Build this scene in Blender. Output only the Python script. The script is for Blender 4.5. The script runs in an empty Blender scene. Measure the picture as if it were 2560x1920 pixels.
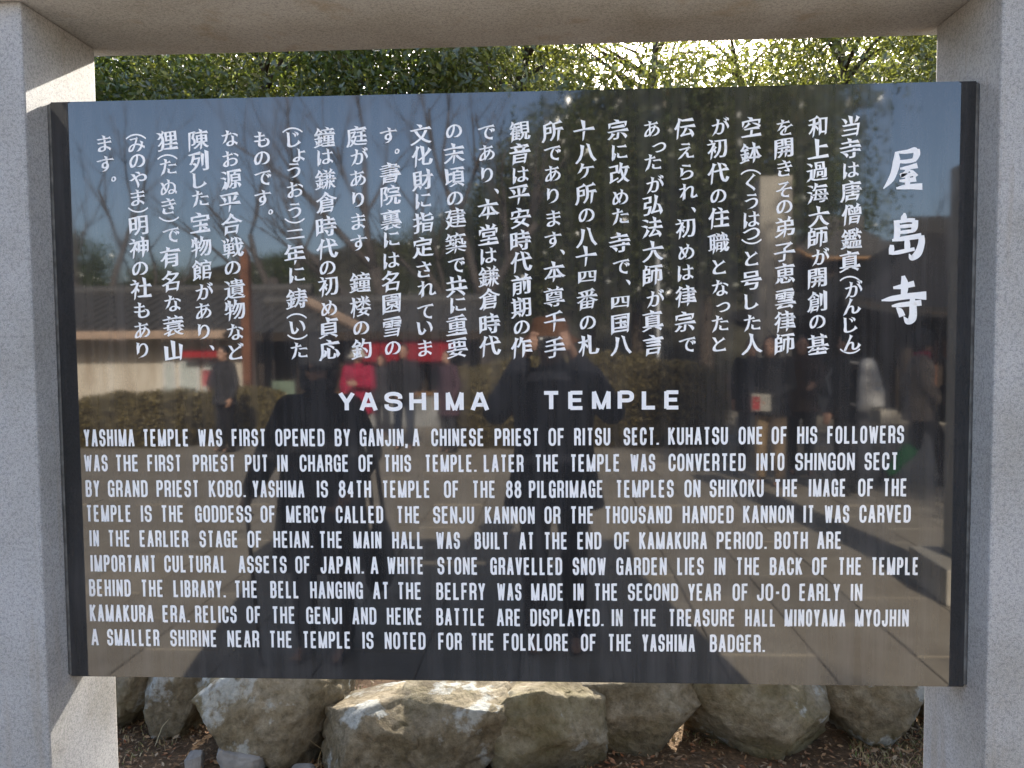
import bpy, bmesh, math, random
import numpy as np
from mathutils import Vector, Matrix, noise

random.seed(7)
RNG = np.random.default_rng(7)
SC = bpy.context.scene
COL = SC.collection

# ------------------------------------------------------------------ camera
CAM_D, CAM_H = 1.85, 1.55                      # metres from the panel face, eye height
F_PX, YAW, PITCH, ROLL = 1989.3, -0.04718, -0.05153, -0.00811   # fitted to a 2560 px wide frame


def cam_axes():
    cy, sy, cp, sp = math.cos(YAW), math.sin(YAW), math.cos(PITCH), math.sin(PITCH)
    f = Vector((sy * cp, cy * cp, sp))
    r = Vector((cy, -sy, 0))
    u = r.cross(f)
    cr, sr = math.cos(ROLL), math.sin(ROLL)
    return cr * r + sr * u, -sr * r + cr * u, f


AX_R, AX_U, AX_F = cam_axes()
CAM_P = Vector((0, -CAM_D, CAM_H))
cam_data = bpy.data.cameras.new('camera')
cam = bpy.data.objects.new('camera', cam_data)
COL.objects.link(cam)
cam.matrix_world = Matrix(((AX_R.x, AX_U.x, -AX_F.x, CAM_P.x),
                           (AX_R.y, AX_U.y, -AX_F.y, CAM_P.y),
                           (AX_R.z, AX_U.z, -AX_F.z, CAM_P.z),
                           (0, 0, 0, 1)))
cam_data.sensor_width = 36
cam_data.lens = F_PX / 2560 * 36
cam_data.clip_start = 0.005
cam_data.clip_end = 2000
SC.camera = cam

# ------------------------------------------------------------------ sky, sun, exposure
SUN_EL, SUN_AZ = math.radians(29.9), math.radians(9.7)      # azimuth: right of +Y
world = bpy.data.worlds.new('World')
SC.world = world
world.use_nodes = True
wn = world.node_tree
bg = wn.nodes['Background']
sky = wn.nodes.new('ShaderNodeTexSky')
sky.sky_type = 'NISHITA'
sky.sun_disc = False
sky.sun_elevation = SUN_EL
sky.sun_rotation = SUN_AZ
sky.air_density = 0.75
sky.dust_density = 2.3
sky.ozone_density = 0.2
wn.links.new(sky.outputs[0], bg.inputs[0])
bg.inputs[1].default_value = 0.135
sun_data = bpy.data.lights.new('sun', 'SUN')
sun_data.energy = 5.0
sun_data.angle = math.radians(0.53)
sun_data.color = (1.0, 0.93, 0.82)
sun = bpy.data.objects.new('sun', sun_data)
COL.objects.link(sun)
SUN_DIR = Vector((math.sin(SUN_AZ) * math.cos(SUN_EL), math.cos(SUN_AZ) * math.cos(SUN_EL), math.sin(SUN_EL)))
sun.rotation_euler = SUN_DIR.to_track_quat('Z', 'Y').to_euler()
sun.location = SUN_DIR * 60
SC.view_settings.view_transform = 'Standard'
SC.view_settings.look = 'None'
SC.view_settings.gamma = 1
SC.view_settings.exposure = 2.15
SC.cycles.max_bounces = 8
SC.cycles.use_denoising = True


# ------------------------------------------------------------------ helpers
def ray(px, py):
    return AX_R * ((px - 1280) / F_PX) - AX_U * ((py - 960) / F_PX) + AX_F


def at_y(px, py, y):
    d = ray(px, py)
    return CAM_P + d * ((y + CAM_D) / d.y)


def panel_xz(px, py):
    p = at_y(px, py, 0.0)
    return p.x, p.z


def mir(px, py, dist):
    """a point seen in the polished panel, 'dist' metres in front of it"""
    p = at_y(px, py, dist)
    return Vector((p.x, -p.y, p.z))


def ground_z(y):
    return 0.0 if y > -6 else (y + 6) * 0.03


def tag(o, label=None, cat=None, group=None, kind=None):
    if label: o['label'] = label
    if cat: o['category'] = cat
    if group: o['group'] = group
    if kind: o['kind'] = kind
    return o


def empty(name, loc=(0, 0, 0), rz=0.0):
    o = bpy.data.objects.new(name, None)
    o.empty_display_size = 0.2
    COL.objects.link(o)
    o.location = loc
    o.rotation_euler = (0, 0, rz)
    return o


def link(name, me, parent=None, mat=None):
    o = bpy.data.objects.new(name, me)
    COL.objects.link(o)
    if mat is not None:
        me.materials.clear()
        for m in (mat if isinstance(mat, (list, tuple)) else [mat]):
            me.materials.append(m)
    if parent: o.parent = parent
    return o


def from_bm(name, bm, parent=None, mat=None, smooth=False):
    me = bpy.data.meshes.new(name)
    bm.to_mesh(me)
    bm.free()
    if smooth:
        me.polygons.foreach_set('use_smooth', [True] * len(me.polygons))
    return link(name, me, parent, mat)


def from_data(name, v, f, parent=None, mat=None, smooth=False):
    me = bpy.data.meshes.new(name)
    me.from_pydata([tuple(map(float, p)) for p in v], [], [tuple(int(i) for i in q) for q in f])
    if smooth:
        me.polygons.foreach_set('use_smooth', [True] * len(me.polygons))
    me.update()
    return link(name, me, parent, mat)


def quads_mesh(name, V, parent=None, mat=None):
    """V: (n,4,3) array of separate quads -> one mesh, fast"""
    n = len(V)
    me = bpy.data.meshes.new(name)
    me.vertices.add(n * 4)
    me.vertices.foreach_set('co', np.asarray(V, dtype=np.float32).ravel())
    me.loops.add(n * 4)
    me.loops.foreach_set('vertex_index', np.arange(n * 4, dtype=np.int32))
    me.polygons.add(n)
    me.polygons.foreach_set('loop_start', np.arange(0, n * 4, 4, dtype=np.int32))
    me.update(calc_edges=True)
    return link(name, me, parent, mat)


def box(bm, x0, x1, y0, y1, z0, z1):
    v = [bm.verts.new(p) for p in ((x0, y0, z0), (x1, y0, z0), (x1, y1, z0), (x0, y1, z0),
                                   (x0, y0, z1), (x1, y0, z1), (x1, y1, z1), (x0, y1, z1))]
    for q in ((3, 2, 1, 0), (4, 5, 6, 7), (0, 1, 5, 4), (1, 2, 6, 5), (2, 3, 7, 6), (3, 0, 4, 7)):
        bm.faces.new([v[i] for i in q])


def box_obj(name, b, parent=None, mat=None, bevel=0.0, seg=2):
    bm = bmesh.new()
    box(bm, *b)
    if bevel:
        bmesh.ops.bevel(bm, geom=bm.edges[:], offset=bevel, segments=seg, affect='EDGES', profile=0.6)
    return from_bm(name, bm, parent, mat)


def tube_data(path, radii, n=8):
    """tapered tube along a list of points"""
    pts = [Vector(p) for p in path]
    V, F = [], []
    prev = None
    for i, p in enumerate(pts):
        d = (pts[min(i + 1, len(pts) - 1)] - pts[max(i - 1, 0)]).normalized()
        a = d.orthogonal().normalized() if prev is None else (prev - d * prev.dot(d)).normalized()
        prev = a
        b = d.cross(a)
        for k in range(n):
            t = 2 * math.pi * k / n
            V.append(p + (a * math.cos(t) + b * math.sin(t)) * radii[i])
    for i in range(len(pts) - 1):
        for k in range(n):
            F.append((i * n + k, i * n + (k + 1) % n, (i + 1) * n + (k + 1) % n, (i + 1) * n + k))
    F.append(tuple(range(n - 1, -1, -1)))
    F.append(tuple((len(pts) - 1) * n + k for k in range(n)))
    return V, F


class MB:
    """collects pieces into one mesh"""
    def __init__(self): self.v, self.f = [], []

    def add(self, v, f):
        b = len(self.v)
        self.v += list(v)
        self.f += [tuple(i + b for i in q) for q in f]
        return self

    def tube(self, path, radii, n=8): return self.add(*tube_data(path, radii, n))

    def box(self, x0, x1, y0, y1, z0, z1):
        return self.add([(x0, y0, z0), (x1, y0, z0), (x1, y1, z0), (x0, y1, z0), (x0, y0, z1), (x1, y0, z1), (x1, y1, z1), (x0, y1, z1)],
                        [(3, 2, 1, 0), (4, 5, 6, 7), (0, 1, 5, 4), (1, 2, 6, 5), (2, 3, 7, 6), (3, 0, 4, 7)])

    def build(self, name, parent=None, mat=None, smooth=False):
        return from_data(name, self.v, self.f, parent, mat, smooth)


# ------------------------------------------------------------------ materials
def new_mat(name):
    m = bpy.data.materials.new(name)
    m.use_nodes = True
    nt = m.node_tree
    return m, nt, nt.nodes['Principled BSDF']


def nd(nt, kind, **inp):
    n = nt.nodes.new(kind)
    for k, v in inp.items():
        n.inputs[k].default_value = v
    return n


def ramp(nt, src, stops, interp='LINEAR'):
    r = nt.nodes.new('ShaderNodeValToRGB')
    r.color_ramp.interpolation = interp
    e = r.color_ramp.elements
    while len(e) < len(stops): e.new(0.5)
    for i, (p, c) in enumerate(stops):
        e[i].position = p
        e[i].color = (*c, 1) if len(c) == 3 else c
    nt.links.new(src, r.inputs[0])
    return r.outputs[0]


def mixc(nt, fac, a, b, mode='MIX'):
    n = nt.nodes.new('ShaderNodeMix')
    n.data_type = 'RGBA'
    n.blend_type = mode
    for sock, val in ((0, fac), (6, a), (7, b)):
        if hasattr(val, 'node'): nt.links.new(val, n.inputs[sock])
        elif sock == 0: n.inputs[0].default_value = val
        else: n.inputs[sock].default_value = (*val, 1)
    return n.outputs[2]


def coords(nt, scale=(1, 1, 1), kind='Object'):
    t = nt.nodes.new('ShaderNodeTexCoord')
    mp = nd(nt, 'ShaderNodeMapping', Scale=scale)
    nt.links.new(t.outputs[kind], mp.inputs[0])
    return mp.outputs[0]


def noise_n(nt, vec, scale, detail=4, rough=0.55):
    n = nd(nt, 'ShaderNodeTexNoise', Scale=scale, Detail=detail, Roughness=rough)
    nt.links.new(vec, n.inputs['Vector'])
    return n.outputs[0]


def bump(nt, bsdf, src, strength=0.3, dist=0.01):
    b = nd(nt, 'ShaderNodeBump', Strength=strength, Distance=dist)
    nt.links.new(src, b.inputs['Height'])
    nt.links.new(b.outputs[0], bsdf.inputs['Normal'])


def plain(name, c, rough=0.7, spec=0.3, var=0.25, scale=6.0, metal=0.0):
    """a mottled single-colour surface"""
    m, nt, b = new_mat(name)
    v = coords(nt)
    n1 = noise_n(nt, v, scale)
    lo = tuple(x * (1 - var) for x in c)
    hi = tuple(min(1, x * (1 + var)) for x in c)
    nt.links.new(ramp(nt, n1, [(0.3, lo), (0.7, hi)]), b.inputs['Base Color'])
    b.inputs['Roughness'].default_value = rough
    b.inputs['Specular IOR Level'].default_value = spec
    b.inputs['Metallic'].default_value = metal
    return m


def mat_granite():
    m, nt, b = new_mat('pale_granite')
    v = coords(nt)
    fine = noise_n(nt, v, 380, 3, 0.7)
    mid = noise_n(nt, v, 130, 3, 0.6)
    big = noise_n(nt, v, 2.6, 7, 0.66)
    c1 = ramp(nt, fine, [(0.30, (0.17, 0.17, 0.17)), (0.44, (0.345, 0.345, 0.34)), (0.62, (0.43, 0.425, 0.415)), (0.75, (0.54, 0.53, 0.51))])
    c2 = ramp(nt, mid, [(0.36, (0.74, 0.745, 0.76)), (0.52, (1, 1, 1))])
    c = mixc(nt, 1.0, c1, c2, 'MULTIPLY')
    c3 = ramp(nt, big, [(0.28, (0.70, 0.675, 0.61)), (0.45, (0.90, 0.89, 0.87)), (0.62, (1.04, 1.04, 1.05))])
    c = mixc(nt, 1.0, c, c3, 'MULTIPLY')
    # brown run-off streaks, vertical
    vs = coords(nt, (11, 11, 0.7))
    st = noise_n(nt, vs, 1.0, 4, 0.6)
    c = mixc(nt, ramp(nt, st, [(0.56, (0, 0, 0)), (0.74, (0.55, 0.55, 0.55))]), c, (0.24, 0.185, 0.11))
    # pits
    vo = nd(nt, 'ShaderNodeTexVoronoi', Scale=34.0)
    nt.links.new(v, vo.inputs['Vector'])
    c = mixc(nt, ramp(nt, vo.outputs['Distance'], [(0.03, (0.55, 0.55, 0.55)), (0.07, (0, 0, 0))]), c, (0.10, 0.09, 0.08))
    nt.links.new(c, b.inputs['Base Color'])
    b.inputs['Roughness'].default_value = 0.72
    b.inputs['Specular IOR Level'].default_value = 0.3
    bump(nt, b, fine, 0.25, 0.003)
    return m


def mat_panel():
    m, nt, b = new_mat('polished_black_granite')
    v = coords(nt)
    vs = coords(nt, (9, 1, 0.55))
    st = noise_n(nt, vs, 3.0, 6, 0.62)
    blot = noise_n(nt, v, 3.2, 5, 0.6)
    film = nt.nodes.new('ShaderNodeMath'); film.operation = 'MULTIPLY'
    nt.links.new(ramp(nt, st, [(0.36, (0.15, 0.15, 0.15)), (0.66, (1, 1, 1))]), film.inputs[0])
    nt.links.new(ramp(nt, blot, [(0.30, (0.25, 0.25, 0.25)), (0.66, (1, 1, 1))]), film.inputs[1])
    speck = noise_n(nt, v, 420, 2, 0.6)
    base = ramp(nt, speck, [(0.4, (0.009, 0.009, 0.009)), (0.7, (0.024, 0.023, 0.023))])
    nt.links.new(mixc(nt, film.outputs[0], base, (0.053, 0.051, 0.051)), b.inputs['Base Color'])
    r = ramp(nt, film.outputs[0], [(0.0, (0.022, 0.022, 0.022)), (1.0, (0.048, 0.048, 0.048))])
    nt.links.new(r, b.inputs['Roughness'])
    b.inputs['IOR'].default_value = 1.77
    return m


def mat_rock():
    m, nt, b = new_mat('weathered_boulder')
    v0 = coords(nt)
    oi = nt.nodes.new('ShaderNodeObjectInfo')
    off = nt.nodes.new('ShaderNodeVectorMath'); off.operation = 'MULTIPLY_ADD'
    comb = nt.nodes.new('ShaderNodeCombineXYZ')
    for i in range(3): nt.links.new(oi.outputs['Random'], comb.inputs[i])
    nt.links.new(comb.outputs[0], off.inputs[0])
    off.inputs[1].default_value = (37, 19, 53)
    nt.links.new(v0, off.inputs[2])
    v = off.outputs[0]
    n1 = noise_n(nt, v, 5, 8, 0.65)
    n2 = noise_n(nt, v, 38, 6, 0.7)
    c = ramp(nt, n1, [(0.28, (0.080, 0.066, 0.042)), (0.45, (0.165, 0.138, 0.092)), (0.60, (0.245, 0.215, 0.16)), (0.75, (0.33, 0.305, 0.25))])
    c = mixc(nt, 1.0, c, ramp(nt, n2, [(0.30, (0.50, 0.48, 0.44)), (0.65, (1.12, 1.10, 1.06))]), 'MULTIPLY')
    n3 = noise_n(nt, v, 2.6, 5, 0.6)
    c = mixc(nt, ramp(nt, n3, [(0.50, (0, 0, 0)), (0.66, (0.45, 0.45, 0.45))]), c, (0.13, 0.115, 0.045))
    # lichen
    lv = noise_n(nt, v, 8.5, 7, 0.62)
    lw = noise_n(nt, v, 2.0, 3, 0.5)
    a = nt.nodes.new('ShaderNodeMath'); a.operation = 'ADD'
    nt.links.new(lv, a.inputs[0]); nt.links.new(lw, a.inputs[1])
    lm = ramp(nt, a.outputs[0], [(1.07 / 2 + 0.03, (0, 0, 0)), (1.07 / 2 + 0.055, (1, 1, 1))])
    hf = nt.nodes.new('ShaderNodeMath'); hf.operation = 'MULTIPLY'; hf.inputs[1].default_value = 0.5
    nt.links.new(a.outputs[0], hf.inputs[0])
    lm = ramp(nt, hf.outputs[0], [(0.556, (0, 0, 0)), (0.590, (0.8, 0.8, 0.8))])
    lc = ramp(nt, n2, [(0.3, (0.24, 0.25, 0.23)), (0.7, (0.42, 0.43, 0.40))])
    c = mixc(nt, lm, c, lc)
    nt.links.new(c, b.inputs['Base Color'])
    b.inputs['Roughness'].default_value = 0.9
    b.inputs['Specular IOR Level'].default_value = 0.15
    h = nt.nodes.new('ShaderNodeMath'); h.operation = 'ADD'
    nt.links.new(n2, h.inputs[0]); nt.links.new(n1, h.inputs[1])
    bump(nt, b, h.outputs[0], 0.8, 0.02)
    return m


def mat_leaf(name, c, trans, rough=0.3, var=0.5, tfac=0.45):
    m, nt, b = new_mat(name)
    g = nt.nodes.new('ShaderNodeNewGeometry')
    hue = ramp(nt, g.outputs['Random Per Island'],
               [(0.0, tuple(x * (1 - var) for x in c)), (0.6, c), (0.93, tuple(x * (1 + var) for x in c)), (1.0, (c[1] * 1.3, c[1] * 0.95, c[2]))])
    nt.links.new(hue, b.inputs['Base Color'])
    b.inputs['Roughness'].default_value = rough
    b.inputs['Specular IOR Level'].default_value = 0.8
    tr = nt.nodes.new('ShaderNodeBsdfTranslucent')
    nt.links.new(mixc(nt, 0.75, hue, trans), tr.inputs[0])
    mx = nt.nodes.new('ShaderNodeMixShader')
    mx.inputs[0].default_value = tfac
    nt.links.new(b.outputs[0], mx.inputs[1])
    nt.links.new(tr.outputs[0], mx.inputs[2])
    nt.links.new(mx.outputs[0], nt.nodes['Material Output'].inputs[0])
    return m


def mat_slab():
    m, nt, b = new_mat('worn_paving_stone')
    v = coords(nt, kind='Generated')
    t = nt.nodes.new('ShaderNodeTexCoord')
    oi = nt.nodes.new('ShaderNodeObjectInfo')
    g = nt.nodes.new('ShaderNodeNewGeometry')
    n1 = noise_n(nt, g.outputs['Position'], 3.0, 6, 0.6)
    n2 = noise_n(nt, g.outputs['Position'], 120, 3, 0.6)
    c = ramp(nt, n1, [(0.3, (0.31, 0.265, 0.205)), (0.7, (0.42, 0.375, 0.30))])
    c = mixc(nt, 1.0, c, ramp(nt, oi.outputs['Random'], [(0, (0.86, 0.86, 0.87)), (1, (1.08, 1.06, 1.03))]), 'MULTIPLY')
    c = mixc(nt, 1.0, c, ramp(nt, n2, [(0.3, (0.8, 0.8, 0.8)), (0.7, (1.1, 1.1, 1.1))]), 'MULTIPLY')
    nt.links.new(c, b.inputs['Base Color'])
    b.inputs['Roughness'].default_value = 0.85
    b.inputs['Specular IOR Level'].default_value = 0.2
    return m


def mat_soil():
    m, nt, b = new_mat('brown_soil')
    g = nt.nodes.new('ShaderNodeNewGeometry')
    n1 = noise_n(nt, g.outputs['Position'], 2.2, 6, 0.6)
    n2 = noise_n(nt, g.outputs['Position'], 45, 6, 0.7)
    c = ramp(nt, n1, [(0.3, (0.10, 0.066, 0.040)), (0.7, (0.19, 0.13, 0.08))])
    c = mixc(nt, 1.0, c, ramp(nt, n2, [(0.3, (0.5, 0.5, 0.5)), (0.7, (1.3, 1.25, 1.2))]), 'MULTIPLY')
    nt.links.new(c, b.inputs['Base Color'])
    b.inputs['Roughness'].default_value = 0.95
    b.inputs['Specular IOR Level'].default_value = 0.1
    bump(nt, b, n2, 0.9, 0.02)
    return m


def mat_litter(name, cols):
    m, nt, b = new_mat(name)
    g = nt.nodes.new('ShaderNodeNewGeometry')
    st = [(i / (len(cols) - 1), c) for i, c in enumerate(cols)]
    nt.links.new(ramp(nt, g.outputs['Random Per Island'], st), b.inputs['Base Color'])
    b.inputs['Roughness'].default_value = 0.8
    b.inputs['Specular IOR Level'].default_value = 0.2
    return m


def mat_plaster():
    m, nt, b = new_mat('cream_plaster')
    v = coords(nt)
    vs = coords(nt, (2.2, 2.2, 0.35))
    n1 = noise_n(nt, vs, 1.6, 6, 0.62)
    nt.links.new(ramp(nt, n1, [(0.30, (0.42, 0.34, 0.25)), (0.5, (0.62, 0.55, 0.44)), (0.7, (0.74, 0.69, 0.60))]), b.inputs['Base Color'])
    b.inputs['Roughness'].default_value = 0.9
    return m


def mat_tiles(name, c):
    m, nt, b = new_mat(name)
    v = coords(nt)
    n1 = noise_n(nt, v, 5, 4, 0.6)
    nt.links.new(ramp(nt, n1, [(0.3, tuple(x * 0.7 for x in c)), (0.7, tuple(x * 1.3 for x in c))]), b.inputs['Base Color'])
    b.inputs['Roughness'].default_value = 0.6
    b.inputs['Specular IOR Level'].default_value = 0.3
    return m


GRANITE = mat_granite()
PANEL = mat_panel()
ROCK = mat_rock()
def mat_letter():
    m, nt, b = new_mat('white_letter_paint')
    g = nt.nodes.new('ShaderNodeNewGeometry')
    n1 = noise_n(nt, g.outputs['Position'], 28, 6, 0.7)
    n2 = noise_n(nt, g.outputs['Position'], 3.5, 3, 0.5)
    c = ramp(nt, n2, [(0.3, (0.80, 0.80, 0.80)), (0.7, (0.90, 0.89, 0.88))])
    c = mixc(nt, ramp(nt, n1, [(0.60, (0, 0, 0)), (0.74, (0.55, 0.55, 0.55))]), c, (0.42, 0.35, 0.26))
    nt.links.new(c, b.inputs['Base Color'])
    b.inputs['Roughness'].default_value = 0.5
    return m


LETTER = mat_letter()
SLAB = mat_slab()
SOIL = mat_soil()
BARK = plain('grey_brown_bark', (0.09, 0.070, 0.052), 0.9, 0.1, 0.4, 9)
LEAF = mat_leaf('evergreen_leaf', (0.080, 0.105, 0.034), (0.22, 0.28, 0.035), 0.20, 0.55, 0.36)
LEAF2 = mat_leaf('olive_leaf', (0.098, 0.112, 0.038), (0.28, 0.30, 0.045), 0.22, 0.55, 0.38)
HEDGE_LEAF = mat_leaf('clipped_azalea_leaf', (0.19, 0.145, 0.045), (0.22, 0.17, 0.04), 0.6, 0.4, 0.15)
TWIG = plain('bare_twig_bark', (0.10, 0.085, 0.075), 0.9, 0.1, 0.3, 9)
PLASTER = mat_plaster()
TILE = mat_tiles('grey_roof_tile', (0.085, 0.080, 0.075))
TILE_D = mat_tiles('dark_roof_tile', (0.030, 0.028, 0.028))
WOOD_D = plain('dark_timber', (0.045, 0.032, 0.022), 0.7, 0.2, 0.35, 5)
WOOD_R = plain('reddish_timber', (0.20, 0.085, 0.045), 0.7, 0.2, 0.3, 5)
WOOD_O = plain('honey_timber', (0.33, 0.18, 0.075), 0.6, 0.3, 0.3, 5)
FASCIA = plain('weathered_copper_edge', (0.46, 0.33, 0.24), 0.7, 0.2, 0.3, 2.5)
CLOTH_RED = plain('crimson_curtain', (0.33, 0.018, 0.030), 0.8, 0.1, 0.2, 3)
GREY_STONE = plain('pale_stone_shaft', (0.46, 0.42, 0.35), 0.85, 0.2, 0.2, 3)
WHITE_PAINT = plain('white_paint', (0.72, 0.72, 0.70), 0.6, 0.3, 0.1, 4)
GLASSY = plain('window_glass', (0.06, 0.065, 0.07), 0.12, 0.6, 0.2, 3)

# ================================================================== GROUND
def build_ground():
    xs = sorted(set([-400, -150, -60, -30] + [x * 0.5 for x in range(-28, 29)] + [30, 60, 150, 400]))
    ys = sorted(set([-400, -150, -60, -40, -31, -30, -22.01] + [-22 + 0.5 * i for i in range(44)] + [-0.46, -0.44, 0, 0.5] +
                    [0.6 + 0.1 * i for i in range(26)] + [4, 5, 7, 10, 14, 20, 30, 60, 150, 400]))
    V, F = [], []
    for y in ys:
        for x in xs:
            z = ground_z(max(y, -31))
            if y < -0.45 and y > -22.005 and abs(x) <= 13: z -= 0.055
            elif y >= -0.45:
                z += 0.018 * noise.noise(Vector((x * 2.2, y * 2.2, 3))) - 0.004
                if y > 2.4: z += (y - 2.4) * 0.05 if y < 30 else 1.38 + (y - 30) * 0.01
            else: z -= 0.03
            V.append((x, y, z))
    n = len(xs)
    for j in range(len(ys) - 1):
        for i in range(n - 1):
            F.append((j * n + i, j * n + i + 1, (j + 1) * n + i + 1, (j + 1) * n + i))
    o = from_data('ground', V, F, None, SOIL, True)
    tag(o, 'brown bare soil ground around the sign and under the trees', 'ground', kind='structure')


build_ground()

# paving: staggered slabs, long joints running away from the sign
SW, SL, JT = 0.485, 0.90, 0.007
plaza = box_obj('plaza', (-12.9, 12.9, -5.9, -0.47, -0.052, -0.046), None, plain('joint_sand', (0.10, 0.085, 0.065), 0.95, 0.1, 0.3, 8))
tag(plaza, 'beige stone paved plaza in front of the sign', 'pavement', kind='structure')
slab_me = None
outer = MB()
cols = range(-28, 25)
for c in cols:
    x0 = 0.82 + c * SW
    offs = 0.0 if c % 2 else SL / 2
    for r in range(0, 25):
        y1 = -0.50 - r * SL + (offs - SL / 2) + 0.24
        y0 = y1 - SL
        if y1 > -0.47: y1 = -0.47
        if y0 < -22: y0 = -22
        if y1 - y0 < 0.1: continue
        yc = (y0 + y1) / 2
        zt = ground_z(yc)
        jit = random.uniform(-0.0025, 0.0025)
        near = (-8 <= c <= 9 and r < 16)
        sl = -0.03 if yc < -6 else 0
        if near:
            w, l = SW - JT, y1 - y0 - JT
            if slab_me is None or abs(l - (SL - JT)) > 1e-4:
                bm = bmesh.new()
                box(bm, -w / 2, w / 2, -l / 2, l / 2, -0.05, 0)
                bmesh.ops.bevel(bm, geom=[e for e in bm.edges if all(v.co.z > -0.01 for v in e.verts)], offset=0.004, segments=1, affect='EDGES')
                o = from_bm('paving_slab', bm, plaza, SLAB)
                if abs(l - (SL - JT)) < 1e-4: slab_me = o.data
            else:
                o = link('paving_slab', slab_me, plaza)
            o.location = (x0 + SW / 2, yc, zt + jit)
            if yc < -6: o.rotation_euler = (math.atan(0.03), 0, 0)
        else:
            a, b = zt + (y0 - yc) * -sl, zt + (y1 - yc) * -sl
            X0, X1, Y0, Y1 = x0 + JT / 2, x0 + SW - JT / 2, y0 + JT / 2, y1 - JT / 2
            outer.add([(X0, Y0, a), (X1, Y0, a), (X1, Y1, b), (X0, Y1, b), (X0, Y0, a - .05), (X1, Y0, a - .05), (X1, Y1, b - .05), (X0, Y1, b - .05)],
                      [(0, 1, 2, 3), (0, 4, 5, 1), (1, 5, 6, 2), (2, 6, 7, 3), (3, 7, 4, 0)])
tag(outer.build('outer_paving', plaza, SLAB), kind='stuff')

# kerb of dressed stones between plaza and planting bed
kerb = empty('kerb', (0, 0, 0))
tag(kerb, 'low grey kerb stones edging the plaza under the sign', 'kerb', kind='structure')
for k in range(-7, 8):
    box_obj('kerb_stone', (k * 0.9 + 0.004, k * 0.9 + 0.896, -0.465, -0.345, -0.12, 0.10), kerb, GRANITE, 0.008, 1)

# ================================================================== THE SIGN
XL, XR, ZT, ZB = -1.1755, 0.9598, 2.1251, 0.7450
sign = empty('stone_sign', ((XL + XR) / 2, 0.06, 0))
tag(sign, 'large granite framed signboard with polished black panel and white lettering', 'sign')
SX, SY = sign.location.x, sign.location.y


def to_sign(o):
    o.parent = sign
    o.matrix_parent_inverse = Matrix.Translation((-SX, -SY, 0))
    return o


PW = 0.225
for x0, x1 in ((XL - PW, XL), (XR, XR + PW)):
    to_sign(box_obj('post', (x0, x1, -0.084, 0.206, -0.15, 2.322), None, GRANITE, 0.006, 2))
to_sign(box_obj('lintel', (XL - PW - 0.10, XR + PW + 0.10, -0.125, 0.268, 2.3225, 2.476), None, GRANITE, 0.007, 2))
bm = bmesh.new()
box(bm, XL + 0.001, XR - 0.001, 0, 0.10, ZB, ZT)
bmesh.ops.bevel(bm, geom=bm.edges[:], offset=0.004, segments=2, affect='EDGES')
panel = to_sign(from_bm('panel', bm, None, PANEL))
SEAL = plain('grey_joint_filler', (0.13, 0.125, 0.115), 0.9, 0.1, 0.5, 30)
for x0, x1 in ((XL, XL + 0.007), (XR - 0.007, XR)):
    to_sign(box_obj('joint_filler', (x0, x1, -0.003, 0.09, ZB + 0.006, ZT - 0.006), None, SEAL, 0.002, 1))
panel['label'] = 'mirror polished black granite panel'

# ------------------------------------------------------------------ western lettering (stroke glyphs)
def arc(cx, cy, rx, ry, a0, a1, n=6):
    return [(cx + rx * math.cos(math.radians(a0 + (a1 - a0) * i / n)), cy + ry * math.sin(math.radians(a0 + (a1 - a0) * i / n))) for i in range(n + 1)]


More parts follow.
